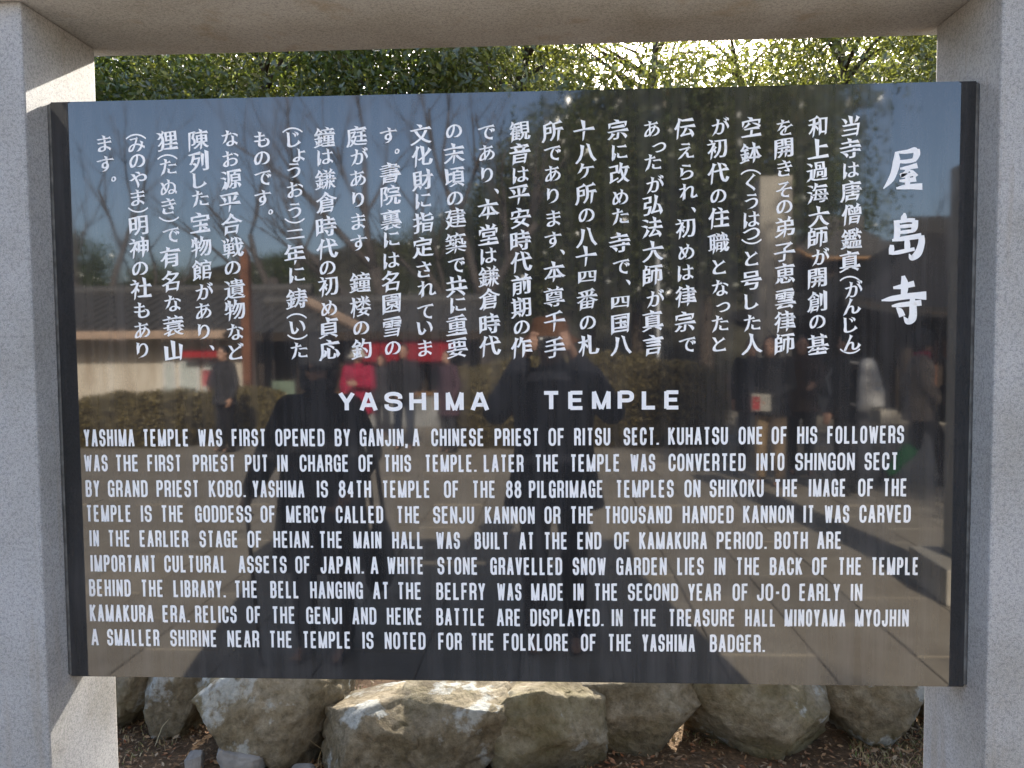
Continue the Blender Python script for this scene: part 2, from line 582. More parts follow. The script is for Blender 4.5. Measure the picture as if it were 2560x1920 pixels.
RX, RY = 0.46, 0.22
TL = arc(RX, 1 - RY, RX, RY, 180, 90)
TR = arc(1 - RX, 1 - RY, RX, RY, 90, 0)
BR = arc(1 - RX, RY, RX, RY, 0, -90)
BL = arc(RX, RY, RX, RY, -90, -180)
MID = 0.515
ring = TL + TR + BR + BL
bowl_u = [(0, 1), (0.62, 1)] + arc(0.62, 1 - 0.2, 0.38, 0.2, 90, 0)[1:] + arc(0.62, 0.48 + 0.2, 0.38, 0.2, 0, -90) + [(0, 0.48)]
G = {
    'A': (1.06, [[(0.0, -.07), (0.46, 1.07)], [(1.0, -.07), (0.54, 1.07)], [(0.2, 0.27), (0.8, 0.27)]]),
    'B': (1.0, [[(0, -.06), (0, 1.06)], [(0, 1), (0.58, 1)] + arc(0.58, 0.80, 0.36, 0.2, 90, 0)[1:] + arc(0.58, MID + .16, 0.36, 0.16, 0, -90) + [(0, MID)],
                [(0.3, MID), (0.6, MID)] + arc(0.6, MID - .18, 0.40, 0.18, 90, 0)[1:] + arc(0.6, 0.2, 0.40, 0.2, 0, -90) + [(0, 0)]]),
    'C': (1.0, [[(1, 0.64)] + TR[::-1] + TL[::-1] + BL[::-1] + BR[::-1] + [(1, 0.36)]]),
    'D': (1.0, [[(0, -.06), (0, 1.06)], [(0, 1), (1 - RX, 1)] + TR[1:] + BR + [(0, 0)]]),
    'E': (0.93, [[(0, -.06), (0, 1.06)], [(0, 1), (1.03, 1)], [(0, MID), (0.92, MID)], [(0, 0), (1.03, 0)]]),
    'F': (0.90, [[(0, -.06), (0, 1.06)], [(0, 1), (1.03, 1)], [(0, MID), (0.92, MID)]]),
    'G': (1.0, [[(1, 0.66)] + TR[::-1] + TL[::-1] + BL[::-1] + BR[::-1] + [(1, 0.46), (0.52, 0.46)], [(1, .3), (1, -.06)]]),
    'H': (1.0, [[(0, -.06), (0, 1.06)], [(1, -.06), (1, 1.06)], [(0, MID), (1, MID)]]),
    'I': (0.0, [[(0, -.06), (0, 1.06)]]),
    'J': (0.86, [[(1, 1.06)] + BR + BL + [(0, 0.33)]]),
    'K': (1.0, [[(0, -.06), (0, 1.06)], [(0.98, 1.05), (0.02, 0.42)], [(0.32, 0.60), (1.0, -.05)]]),
    'L': (0.88, [[(0, 1.06), (0, 0), (1.03, 0)]]),
    'M': (1.45, [[(0, -.06), (0, 1.06)], [(1, -.06), (1, 1.06)], [(0.0, 1.07), (0.47, -.07)], [(1.0, 1.07), (0.53, -.07)]]),
    'N': (1.0, [[(0, -.06), (0, 1.06)], [(1, -.06), (1, 1.06)], [(0.0, 1.07), (1.0, -.07)]]),
    'O': (1.0, [ring + [ring[0]]]),
    'P': (0.98, [[(0, -.06), (0, 1.06)], bowl_u]),
    'R': (1.0, [[(0, -.06), (0, 1.06)], bowl_u, [(0.4, 0.48), (0.6, 0.48)] + arc(0.62, 0.28, 0.36, 0.2, 90, 0) + [(0.98, -.06)]]),
    'S': (1.0, [[(1, 0.68)] + arc(1 - RX, 1 - .2, RX, .2, 0, 90) + arc(RX, 1 - .2, RX, .2, 90, 180) + arc(RX, MID + .2, RX, .2, 180, 262, 4) +
                arc(1 - RX, MID - .2, RX, .2, 82, 0, 4) + arc(1 - RX, .2, RX, .2, 0, -90) + arc(RX, .2, RX, .2, -90, -180) + [(0, 0.32)]]),
    'T': (0.98, [[(-.02, 1), (1.02, 1)], [(0.5, 1), (0.5, -.06)]]),
    'U': (1.0, [[(0, 1.06)] + BL[::-1] + BR[::-1] + [(1, 1.06)]]),
    'V': (1.0, [[(0, 1.07), (0.46, -.07)], [(1, 1.07), (0.54, -.07)]]),
    'W': (1.55, [[(0, 1.07), (0.24, -.07)], [(0.49, 1.0), (0.26, -.07)], [(0.51, 1.0), (0.74, -.07)], [(1, 1.07), (0.76, -.07)]]),
    'Y': (1.0, [[(0, 1.05), (0.5, 0.42)], [(1, 1.05), (0.5, 0.42)], [(0.5, 0.50), (0.5, -.06)]]),
    '4': (1.0, [[(0.72, -.06), (0.72, 1.0)], [(0.72, 1.0), (0.0, 0.25)], [(-.04, 0.25), (1.05, 0.25)]]),
    '8': (1.0, [arc(.5, 0.77, 0.44, 0.23, 90, 450, 16), arc(.5, 0.27, 0.5, 0.27, 90, 450, 16)]),
    '-': (0.60, [[(0, 0.46), (1, 0.46)]]),
    '.': (0.0, [[(0, -.06), (0, .07)]]),
    ',': (0.0, [[(0.0, .07), (0, -.06), (-.03, -.20)]]),
}


def stroke_poly(pts, hx, hy):
    """thick polyline with an elliptical pen (half sizes hx, hy), mitred"""
    closed = len(pts) > 3 and abs(pts[0][0] - pts[-1][0]) < 1e-6 and abs(pts[0][1] - pts[-1][1]) < 1e-6
    P = [Vector((x / hx, y / hy)) for x, y in pts]
    Q = [P[0]]
    for p in P[1:]:
        if (p - Q[-1]).length > 1e-4: Q.append(p)
    P = Q
    if closed: P = P[:-1]
    n = len(P)
    L, R = [], []
    for i in range(n):
        a = P[i - 1] if (i > 0 or closed) else None
        b = P[(i + 1) % n] if (i < n - 1 or closed) else None
        d1 = (P[i] - a).normalized() if a is not None else None
        d2 = (b - P[i]).normalized() if b is not None else None
        d1 = d1 or d2; d2 = d2 or d1
        n1, n2 = Vector((-d1.y, d1.x)), Vector((-d2.y, d2.x))
        m = n1 + n2
        m = m.normalized() if m.length > 1e-3 else n1
        k = 1.0 / max(0.68, m.dot(n1))
        L.append(P[i] + m * k); R.append(P[i] - m * k)
    V = [(p.x * hx, p.y * hy) for p in L] + [(p.x * hx, p.y * hy) for p in R]
    F = [(i, (i + 1) % n, n + (i + 1) % n, n + i) for i in range(n if closed else n - 1)]
    return V, F


TEXT_Y = -0.0006


def put_word(mb, word, x0, x1, zb0, zt0, zb1, zt1, sv=0.134, sh=0.145, gap=0.095, only=None):
    """letters of a word between x0 and x1; base and cap heights given at both ends"""
    H = (zt0 - zb0 + zt1 - zb1) / 2
    tv, th, gp = sv * H, sh * H, gap * H
    tot = sum(G[c][0] for c in word)
    fixed = len(word) * tv + (len(word) - 1) * gp
    for c in '.,':
        if c in word: fixed += 0.03 * H
    unit = (x1 - x0 - fixed) / max(tot, 0.2)
    if tot == 0: unit = 0
    x = x0
    for c in word:
        w, strokes = G[c]
        cw = w * unit
        for k, st in enumerate(strokes):
            V, F = stroke_poly([(x + tv / 2 + p[0] * (cw if w else 0.5 * H), p[1] * (H - th) + th / 2) for p in
                                [(q[0], min(max(q[1], -th / 2 / (H - th) if c != ',' else -9), 1 + th / 2 / (H - th))) for q in st]],
                               tv / 2 * (0.80 if (k > 1 and c in 'MN') or c == 'W' else 1), th / 2)
            out = []
            for (vx, vz) in V:
                t = (vx - x0) / max(x1 - x0, 1e-6)
                base = zb0 + (zb1 - zb0) * t
                out.append((vx, TEXT_Y - 0.00012 * k, base + vz))
            mb.add(out, [tuple(reversed(q)) for q in F])
        x += cw + tv + gp
    return mb


FR = {'D': 180.0, 'E': 900.0, 'F': 1600.0}
ZS = 800 / 2212


def fx(tok):
    return FR[tok[0]] + float(tok[1:]) * ZS


LINES = [
    ((1072.8, 1116.2, 270), (1070.8, 1115.3, 1300), (1063.6, 1108.2, 2251),
     "YASHIMA D80 D430|TEMPLE D487 D807|WAS D870 D1037|FIRST D1103 D1340|OPENED D1405 D1745|BY D1815 D1923|GANJIN, D1988 E332|A E362 E412|CHINESE E492 E858|PRIEST E930 E1237|OF E1303 E1415|RITSU E1480 E1730|SECT. E1822 E2070|KUHATSU F195 F608|ONE F682 F852|OF F910 F1020|HIS F1087 F1225|FOLLOWERS F1295 F1825"),
    ((1136.6, 1178.6, 270), (1136.4, 1180.2, 1300), (1130.5, 1175.0, 2245),
     "WAS D82 D245|THE D298 D460|FIRST D520 D755|PRIEST D835 D1128|PUT D1195 D1355|IN D1418 D1490|CHARGE D1573 D1913|OF D1980 D2085|THIS E165 E352|TEMPLE. E447 E808|LATER E855 E1130|THE E1208 E1375|TEMPLE E1452 E1797|WAS E1868 E2040|CONVERTED F197 F730|INTO F805 F998|SHINGON F1073 F1485|SECT F1553 F1785"),
    ((1200.0, 1242.5, 270), (1201.5, 1245.2, 1300), (1195.8, 1241.0, 2255),
     "BY D93 D190|GRAND D247 D522|PRIEST D583 D877|KOBO. D945 D1203|YASHIMA D1247 D1605|IS D1692 D1768|84TH D1843 D2067|TEMPLE E152 E485|OF E580 E685|THE E775 E937|88 E1008 E1115|PILGRIMAGE E1167 E1682|TEMPLES E1768 E2168|ON F307 F418|SHIKOKU F482 F855|THE F928 F1093|IMAGE F1167 F1425|OF F1508 F1618|THE F1680 F1848"),
    ((1262.3, 1304.5, 270), (1266.0, 1309.7, 1300), (1261.8, 1306.5, 2260),
     "TEMPLE D97 D410|IS D475 D550|THE D613 D772|GODDESS D850 D1240|OF D1303 D1407|MERCY D1480 D1755|CALLED D1823 D2150|THE E252 E415|SENJU E505 E788|KANNON E863 E1207|OR E1275 E1385|THE E1452 E1617|THOUSAND E1690 E2155|HANDED F295 F647|KANNON F713 F1063|IT F1130 F1205|WAS F1275 F1447|CARVED F1517 F1872"),
    ((1324.9, 1366.5, 270), (1330.3, 1373.7, 1300), (1328.6, 1372.5, 2050),
     "IN D120 D185|THE D247 D403|EARLIER D467 D803|STAGE D880 D1148|OF D1212 D1315|HEIAN. D1392 D1668|THE D1707 D1870|MAIN D1945 D2138|HALL E222 E437|WAS E525 E690|BUILT E792 E1027|AT E1100 E1203|THE E1270 E1435|END E1502 E1668|OF E1757 E1867|KAMAKURA E1930 F463|PERIOD. F530 F880|BOTH F930 F1160|ARE F1225 F1395"),
    ((1387.0, 1429.5, 270), (1393.6, 1437.7, 1300), (1392.8, 1437.6, 2280),
     "IMPORTANT D127 D580|CULTURAL D637 D1070|ASSETS D1150 D1482|OF D1543 D1648|JAPAN. D1717 D2020|A D2063 D2117|WHITE E187 E440|STONE E535 E815|GRAVELLED E900 E1397|SNOW E1470 E1700|GARDEN E1772 E2120|LIES F257 F440|IN F515 F590|THE F663 F830|BACK F897 F1123|OF F1190 F1300|THE F1370 F1535|TEMPLE F1598 F1928"),
    ((1448.0, 1491.0, 270), (1458.0, 1501.4, 1300), (1458.8, 1502.3, 2130),
     "BEHIND D117 D405|THE D475 D632|LIBRARY. D700 D1065|THE D1120 D1283|BELL D1370 D1570|HANGING D1645 D2010|AT D2080 D2190|THE E258 E425|BELFRY E527 E865|WAS E947 E1115|MADE E1183 E1408|IN E1475 E1545|THE E1617 E1783|SECOND E1852 F263|YEAR F332 F558|OF F640 F750|JO-O F808 F1035|EARLY F1102 F1383|IN F1457 F1537"),
    ((1511.0, 1554.0, 270), (1522.0, 1565.4, 1300), (1522.8, 1566.5, 2250),
     "KAMAKURA D122 D562|ERA. D625 D815|RELICS D850 D1137|OF D1205 D1307|THE D1380 D1543|GENJI D1618 D1865|AND D1937 D2103|HEIKE E185 E430|BATTLE E527 E863|ARE E945 E1112|DISPLAYED. E1177 E1687|IN E1740 E1815|THE E1885 E2050|TREASURE F197 F658|HALL F727 F940|MINOYAMA F1000 F1420|MYOJHIN F1487 F1858"),
    ((1571.8, 1613.5, 250), (1583.5, 1626.9, 1300), (1586.3, 1630.5, 1900),
     "A D132 D183|SMALLER D242 D603|SHIRINE D678 D1002|NEAR D1073 D1293|THE D1362 D1523|TEMPLE D1593 D1927|IS D2007 D2083|NOTED E170 E452|FOR E540 E703|THE E765 E928|FOLKLORE E992 E1443|OF E1527 E1635|THE E1713 E1880|YASHIMA E1950 F380|BADGER. F483 F868"),
]


def lerp3(a, b, c, x):
    """top and bottom pixel rows of a text line at pixel column x"""
    if x < b[2]:
        t = (x - a[2]) / (b[2] - a[2]); return a[0] + (b[0] - a[0]) * t, a[1] + (b[1] - a[1]) * t
    t = (x - b[2]) / (c[2] - b[2]); return b[0] + (c[0] - b[0]) * t, b[1] + (c[1] - b[1]) * t


def under_panel(mb, name):
    o = mb.build(name, None, LETTER)
    o.parent = panel
    return o


def word_px(mb, w, p0, p1, a, b, c, **kw):
    t0, b0 = lerp3(a, b, c, p0)
    t1, b1 = lerp3(a, b, c, p1)
    X0, Zt0 = panel_xz(p0, t0); _, Zb0 = panel_xz(p0, b0)
    X1, Zt1 = panel_xz(p1, t1); _, Zb1 = panel_xz(p1, b1)
    put_word(mb, w, X0, X1, Zb0, Zt0, Zb1, Zt1, **kw)


for a, b, c, words in LINES:
    for item in words.split('|'):
        w, s0, s1 = item.split()
        mb = MB()
        word_px(mb, w, fx(s0), fx(s1), a, b, c)
        under_panel(mb, 'word')

HS = 860 / 2212
for ch, x0, x1 in (('Y', -12, 97), ('A', 123, 242), ('S', 285, 400), ('H', 445, 553), ('I', 605, 630), ('M', 680, 795), ('A', 838, 959)):
    mb = MB()
    word_px(mb, ch, 850 + x0 * HS, 850 + x1 * HS, (980, 1028, 850), (979.4, 1027.6, 1100), (979, 1027, 1230), sv=0.225, sh=0.20)
    under_panel(mb, 'heading_letter')
for ch, x0, x1 in (('T', 1300, 1415), ('E', 1467, 1570), ('M', 1620, 1740), ('P', 1785, 1890), ('L', 1940, 2037), ('E', 2085, 2187)):
    mb = MB()
    word_px(mb, ch, 850 + x0 * HS, 850 + x1 * HS, (977.5, 1025.3, 1350), (976.5, 1024.5, 1500), (975.5, 1023.5, 1710), sv=0.225, sh=0.20)
    under_panel(mb, 'heading_letter')

# ------------------------------------------------------------------ japanese lettering (built-in font outlines, brushed)
JP = {'A': 200.0, 'B': 860.0, 'C': 1520.0}
JS = 680 / 1763
COLS = [
    ('A', 'ま158,205 す165,340 。220,435'),
    ('A', '︵363,160 み367,212 の372,318 や378,440 ま374,555 ︶378,635 明380,735 神382,880 の390,1015 社396,1145 も400,1285 あ403,1415 り405,1545'),
    ('A', '狸565,190 ︵567,292 た572,360 ぬ575,487 き576,610 ︶578,695 で590,795 有585,945 名588,1100 な600,1240 蓑605,1385 山607,1545'),
    ('A', '陳770,185 列768,320 し775,445 た780,565 宝778,720 物785,875 館790,1025 が805,1165 あ800,1290 り803,1425 、855,1530'),
    ('A', 'な970,170 お975,305 源978,440 平973,585 合985,730 戦990,880 の990,1010 遺1003,1150 物1003,1285 な1005,1425 ど1012,1550'),
    ('A', 'も1178,178 の1180,300 で1185,425 す1185,560 。1237,648'),
    ('A', '︵1378,118 じ1385,178 ょ1420,280 う1385,380 お1393,505 う1390,640 ︶1392,705 二1395,790 年1393,925 に1408,1060 鋳1405,1210 ︵1405,1322 い1408,1395 ︶1410,1458 た1420,1550'),
    ('A', '鐘1585,165 は1590,295 鎌1592,435 倉1598,590 時1597,740 代1603,890 の1605,1010 初1608,1135 め1615,1270 貞1610,1400 応1617,1545'),
    ('B', '庭82,160 が98,290 あ90,430 り92,570 ま92,710 す95,850 、150,955 鐘105,1105 楼107,1265 の112,1400 釣113,1535'),
    ('B', 'す288,155 。345,255 書300,400 院305,545 裏305,700 に310,830 は308,965 名302,1100 園310,1245 雪313,1390 の317,1530'),
    ('B', '文498,150 化507,290 財510,440 に515,580 指513,720 定513,880 さ518,1020 れ537,1150 て527,1290 い522,1400 ま525,1530'),
    ('B', 'の713,125 末715,270 頃717,420 の720,560 建722,690 築725,850 で728,990 共730,1130 に740,1255 重730,1380 要733,1530'),
    ('B', 'で922,130 あ925,265 り927,410 、988,515 本937,630 堂935,795 は937,935 鎌940,1065 倉943,1215 時945,1370 代947,1520'),
    ('B', '観1140,130 音1140,275 は1145,410 平1135,535 安1145,690 時1145,830 代1150,975 前1150,1120 期1147,1270 の1152,1395 作1152,1530'),
    ('B', '所1352,125 で1350,265 あ1352,400 り1353,545 ま1357,690 す1355,830 、1415,910 本1365,1035 尊1362,1195 千1365,1355 手1367,1525'),
    ('B', '十1555,120 八1568,270 ケ1567,385 所1568,530 の1572,670 八1573,815 十1570,935 四1577,1070 番1577,1215 の1580,1365 札1585,1515'),
    ('C', '宗65,115 に75,265 改72,395 め80,550 た80,680 寺75,845 で85,1000 、130,1105 四80,1235 国80,1375 八85,1515'),
    ('C', 'あ283,110 っ330,230 た290,330 が303,470 弘288,605 法285,750 大292,905 師290,1060 が305,1210 真290,1355 言292,1515'),
    ('C', '伝498,110 え505,255 ら510,390 れ520,520 、553,635 初500,760 め508,905 は503,1045 律505,1195 宗500,1360 で513,1505'),
    ('C', 'が727,95 初705,245 代715,400 の715,545 住718,690 職715,850 と720,1005 な725,1140 っ745,1265 た725,1375 と720,1505'),
    ('C', '空928,100 鉢925,265 ︵925,390 く925,455 う928,580 は930,700 つ928,790 ︶930,840 と930,950 号928,1090 し928,1230 た933,1370 人933,1505'),
    ('C', 'を1145,100 開1140,240 き1145,365 そ1140,500 の1143,615 弟1145,745 子1143,905 恵1145,1050 雲1150,1210 律1147,1360 師1145,1505'),
    ('C', '和1358,95 上1362,240 過1355,390 海1358,530 大1367,680 師1360,815 が1375,940 開1357,1080 創1355,1230 の1357,1360 基1362,1505'),
    ('C', '当1572,90 寺1570,235 は1575,380 唐1575,515 僧1578,665 鑑1577,820 真1567,970 ︵1567,1080 が1590,1150 ん1582,1265 じ1570,1380 ん1582,1500 ︶1568,1550'),
]
TITLE = ('C', '屋1910,370 島1935,795 寺1918,1205')
KANA = set('あいうえおかがきくけこさしすせそたちつてとどなにぬのはひふへほまみむめもやゆよらりるれろわをんでじっょケ')

tcu = bpy.data.curves.new('glyph_source', 'FONT')
tcu.resolution_u = 4
tob = bpy.data.objects.new('glyph_source', tcu)
COL.objects.link(tob)
GLYPHS = {}


def brush(verts, loops, ntri):
    """turn an even sans outline into a brush-like one: bolder stems, thinner bars, tapered stroke ends"""
    out = [Vector(v) for v in verts]
    dens = min(1.0, 80.0 / max(ntri, 50))
    ex, ey = 0.012 + 0.017 * dens, -0.007 + 0.012 * dens
    for lp in loops:
        n = len(lp)
        P = [verts[i] for i in lp]
        area = sum(P[k][0] * P[(k + 1) % n][1] - P[(k + 1) % n][0] * P[k][1] for k in range(n))
        nx = []
        turn = []
        for k in range(n):
            d1 = Vector(P[k]) - Vector(P[k - 1]); d2 = Vector(P[(k + 1) % n]) - Vector(P[k])
            d1 = d1.normalized() if d1.length else d2.normalized(); d2 = d2.normalized() if d2.length else d1
            n1, n2 = Vector((d1.y, -d1.x)), Vector((d2.y, -d2.x))
            m = n1 + n2
            m = m.normalized() / max(0.5, m.normalized().dot(n1)) if m.length > 1e-3 else n1
            nx.append(m)
            turn.append(math.degrees(math.atan2(d1.x * d2.y - d1.y * d2.x, d1.dot(d2))))
        for k, i in enumerate(lp):
            p = Vector(P[k])
            w = 1.0 + 1.1 * noise.noise(Vector((p.x * 4.5, p.y * 4.5, 1.7)))
            out[i] = out[i] + Vector((nx[k].x * ex * w, nx[k].y * ey * w))
        for k in range(n):
            a, b = lp[k], lp[(k + 1) % n]
            e = Vector(P[(k + 1) % n]) - Vector(P[k])
            if 0.03 < e.length < 0.11 and turn[k] > 50 and turn[(k + 1) % n] > 50:
                o = Vector((e.y, -e.x)).normalized()                 # outward, along the stroke
                mid = (out[a] + out[b]) / 2
                if o.y < -0.5:      # foot of a stroke: taper to a slanted point
                    lo, hi = (a, b) if verts[a][0] < verts[b][0] else (b, a)
                    out[lo] = out[lo].lerp(mid, 0.25) + Vector((-0.008, -0.045))
                    out[hi] = out[hi].lerp(mid, 0.80) + Vector((0, 0.030))
                elif o.y > 0.5:     # head of a stroke: slanted entry from the left
                    lo, hi = (a, b) if verts[a][0] < verts[b][0] else (b, a)
                    out[lo] = out[lo] + Vector((-0.036, 0.052))
                    out[hi] = out[hi] + Vector((0.012, -0.034))
                elif o.x > 0.5:     # right end of a bar: pressed down
                    up, dn = (a, b) if verts[a][1] > verts[b][1] else (b, a)
                    out[up] = out[up] + Vector((-0.030, 0.040))
                    out[dn] = out[dn] + Vector((0.034, -0.026))
                else:               # left start of a bar: pointed from above
                    up, dn = (a, b) if verts[a][1] > verts[b][1] else (b, a)
                    out[up] = out[up].lerp(mid, 0.2) + Vector((-0.046, 0.010))
                    out[dn] = out[dn].lerp(mid, 0.2) + Vector((0.018, 0.000))
    return out


def glyph(ch):
    if ch in GLYPHS: return GLYPHS[ch]
    tcu.body = {'︵': '（', '︶': '）'}.get(ch, ch)
    dg = bpy.context.evaluated_depsgraph_get()
    dg.update()
    ev = tob.evaluated_get(dg)
    me = ev.to_mesh()
    bm = bmesh.new()
    bm.from_mesh(me)
    ev.to_mesh_clear()
    bmesh.ops.remove_doubles(bm, verts=bm.verts[:], dist=1e-5)
    bmesh.ops.recalc_face_normals(bm, faces=bm.faces[:])
    if bm.faces and sum(f.normal.z for f in bm.faces) < 0:
        bmesh.ops.reverse_faces(bm, faces=bm.faces[:])
    for f in bm.faces: pass
    bm.verts.index_update()
    verts = [(v.co.x, v.co.y) for v in bm.verts]
    faces = [tuple(v.index for v in f.verts) for f in bm.faces]
    nxt = {}
    for e in bm.edges:
        if len(e.link_faces) == 1:
            l = e.link_faces[0].loops
            for q in l:
                if q.edge == e: nxt.setdefault(q.vert.index, []).append(q.link_loop_next.vert.index)
    loops = []
    while nxt:
        s = next(iter(nxt)); lp = [s]; cur = s
        while True:
            t = nxt[cur].pop()
            if not nxt[cur]: del nxt[cur]
            if t == s: break
            lp.append(t); cur = t
            if cur not in nxt: break
        loops.append(lp)
    bm.free()
    if ch in '︵︶':
        out = [Vector((-y, -x)) for x, y in verts]      # turned for vertical setting
        if ch in '︵︶': out = [Vector((y, -x)) for x, y in verts]
    else:
        out = brush(verts, loops, len(faces))
        sh = 0.15 if ch not in '。、' else 0.0
        out = [Vector((p.x + 0.02 * math.sin(p.y * 5), p.y + sh * p.x - 0.14 * (p.x - 0.5) ** 2)) for p in out]
    xs = [p.x for p in out]; ys = [p.y for p in out]
    c = Vector(((min(xs) + max(xs)) / 2, (min(ys) + max(ys)) / 2))
    out = [p - c for p in out]
    GLYPHS[ch] = (out, faces, max(xs) - min(xs), max(ys) - min(ys))
    return GLYPHS[ch]


def put_glyph(mb, ch, px, py, em_px, box_px=None):
    out, faces, w, h = glyph(ch)
    X, Z = panel_xz(px, py)
    X2, _ = panel_xz(px + 10, py)
    _, Z2 = panel_xz(px, py - 10)
    ux, uz = (X2 - X) / 10, (Z2 - Z) / 10
    sx = sy = em_px
    if box_px: sx, sy = box_px[0] / w, box_px[1] / h
    mb.add([(X + p.x * sx * ux, TEXT_Y, Z + p.y * sy * uz) for p in out], faces)


import re
for fr, txt in COLS:
    for tok in txt.split():
        mb = MB()
        ch = tok[0]
        x, y = map(float, tok[1:].split(','))
        px, py = JP[fr] + x * JS, 280 + y * JS
        if ch in '︵︶': put_glyph(mb, ch, px, py, 0, (132 * JS, 36 * JS))
        elif ch == '。': put_glyph(mb, ch, px, py, 0, (32 * JS, 34 * JS))
        elif ch == '、': put_glyph(mb, ch, px, py, 0, (32 * JS, 36 * JS))
        elif ch in 'っょ': put_glyph(mb, ch, px, py, 118 * JS)
        elif ch in KANA: put_glyph(mb, ch, px, py, 119 * JS)
        elif ch in '二': put_glyph(mb, ch, px, py, 0, (125 * JS, 68 * JS))
        elif ch in '四': put_glyph(mb, ch, px, py, 0, (120 * JS, 88 * JS))
        else: put_glyph(mb, ch, px, py, 137 * JS)
        under_panel(mb, 'character')

def brush_stroke(mb, pts, wid, k, tf):
    """one brush stroke: smooth path with a width at every point"""
    P = [Vector(p) for p in pts]
    n = len(P)
    S, W = [], []
    for i in range(n - 1):
        p0, p1, p2, p3 = P[max(i - 1, 0)], P[i], P[i + 1], P[min(i + 2, n - 1)]
        for q in range(6):
            t = q / 6
            S.append(0.5 * ((2 * p1) + (p2 - p0) * t + (2 * p0 - 5 * p1 + 4 * p2 - p3) * t * t + (3 * p1 - p0 - 3 * p2 + p3) * t ** 3))
            W.append(wid[i] + (wid[i + 1] - wid[i]) * (t * t * (3 - 2 * t)))
    S.append(P[-1]); W.append(wid[-1])
    V = []
    for i, p in enumerate(S):
        d = (S[min(i + 1, len(S) - 1)] - S[max(i - 1, 0)]).normalized()
        nrm = Vector((-d.y, d.x))
        V += [p + nrm * W[i] / 2, p - nrm * W[i] / 2]
    F = [(2 * i, 2 * i + 1, 2 * i + 3, 2 * i + 2) for i in range(len(S) - 1)]
    out = [tf(p) for p in V]
    mb.add([(x, TEXT_Y - 0.00012 * k, z) for x, z in out], F)


# strokes of the three title characters: zoomed photo pixels (frame C) with brush widths
TITLE_STROKES = [
    [([(1872, 262), (1935, 258), (1985, 246), (2000, 250)], [8, 16, 22, 12]),
     ([(2002, 240), (2000, 275), (1982, 318)], [22, 27, 16]),
     ([(1880, 322), (1930, 322), (1985, 312)], [12, 16, 16]),
     ([(1870, 258), (1868, 330), (1840, 425), (1784, 498)], [14, 30, 25, 5]),
     ([(1892, 368), (1940, 362), (2004, 347)], [8, 16, 22]),
     ([(1948, 362), (1925, 398), (1898, 414), (1950, 408), (1978, 402)], [17, 15, 17, 16, 14]),
     ([(1950, 376), (1975, 394), (1996, 420)], [6, 16, 20]),
     ([(1887, 448), (1935, 445), (1995, 436)], [9, 16, 20]),
     ([(1938, 410), (1940, 450), (1938, 484)], [18, 21, 20]),
     ([(1866, 496), (1935, 486), (2035, 484)], [8, 20, 27])],
    [([(1922, 655), (1917, 685), (1896, 720)], [8, 24, 6]),
     ([(1868, 702), (1874, 770), (1868, 830)], [22, 26, 24]),
     ([(1868, 716), (1940, 702), (1988, 704)], [12, 16, 18]),
     ([(1992, 700), (1986, 745), (1975, 775)], [22, 26, 16]),
     ([(1880, 745), (1930, 740), (1980, 735)], [11, 15, 14]),
     ([(1880, 782), (1930, 777), (1978, 770)], [11, 15, 14]),
     ([(1840, 832), (1920, 820), (2030, 802)], [10, 19, 22]),
     ([(2030, 800), (2030, 850), (2008, 915), (1968, 946), (1950, 920)], [22, 27, 30, 22, 4]),
     ([(1936, 828), (1938, 865), (1936, 905)], [20, 24, 20]),
     ([(1838, 862), (1836, 890), (1832, 925)], [16, 22, 17]),
     ([(1836, 918), (1890, 908), (1985, 888)], [12, 17, 14])],
    [([(1848, 1140), (1910, 1130), (1985, 1112)], [10, 20, 24]),
     ([(1912, 1062), (1922, 1120), (1916, 1190)], [15, 31, 24]),
     ([(1772, 1222), (1850, 1208), (1960, 1192), (2062, 1190)], [6, 22, 24, 34]),
     ([(1838, 1258), (1900, 1250), (2030, 1236)], [8, 19, 24]),
     ([(1970, 1198), (1976, 1270), (1972, 1335), (1942, 1358), (1915, 1325)], [18, 30, 32, 24, 4]),
     ([(1868, 1268), (1892, 1292), (1906, 1325)], [6, 24, 26])],
]
for strokes in TITLE_STROKES:
    mb = MB()
    for k, (pts, wid) in enumerate(strokes):
        brush_stroke(mb, pts, [w * 1.62 for w in wid], k, lambda p: panel_xz(JP['C'] + p.x * JS, 280 + p.y * JS))
    under_panel(mb, 'title_character')
bpy.data.objects.remove(tob)

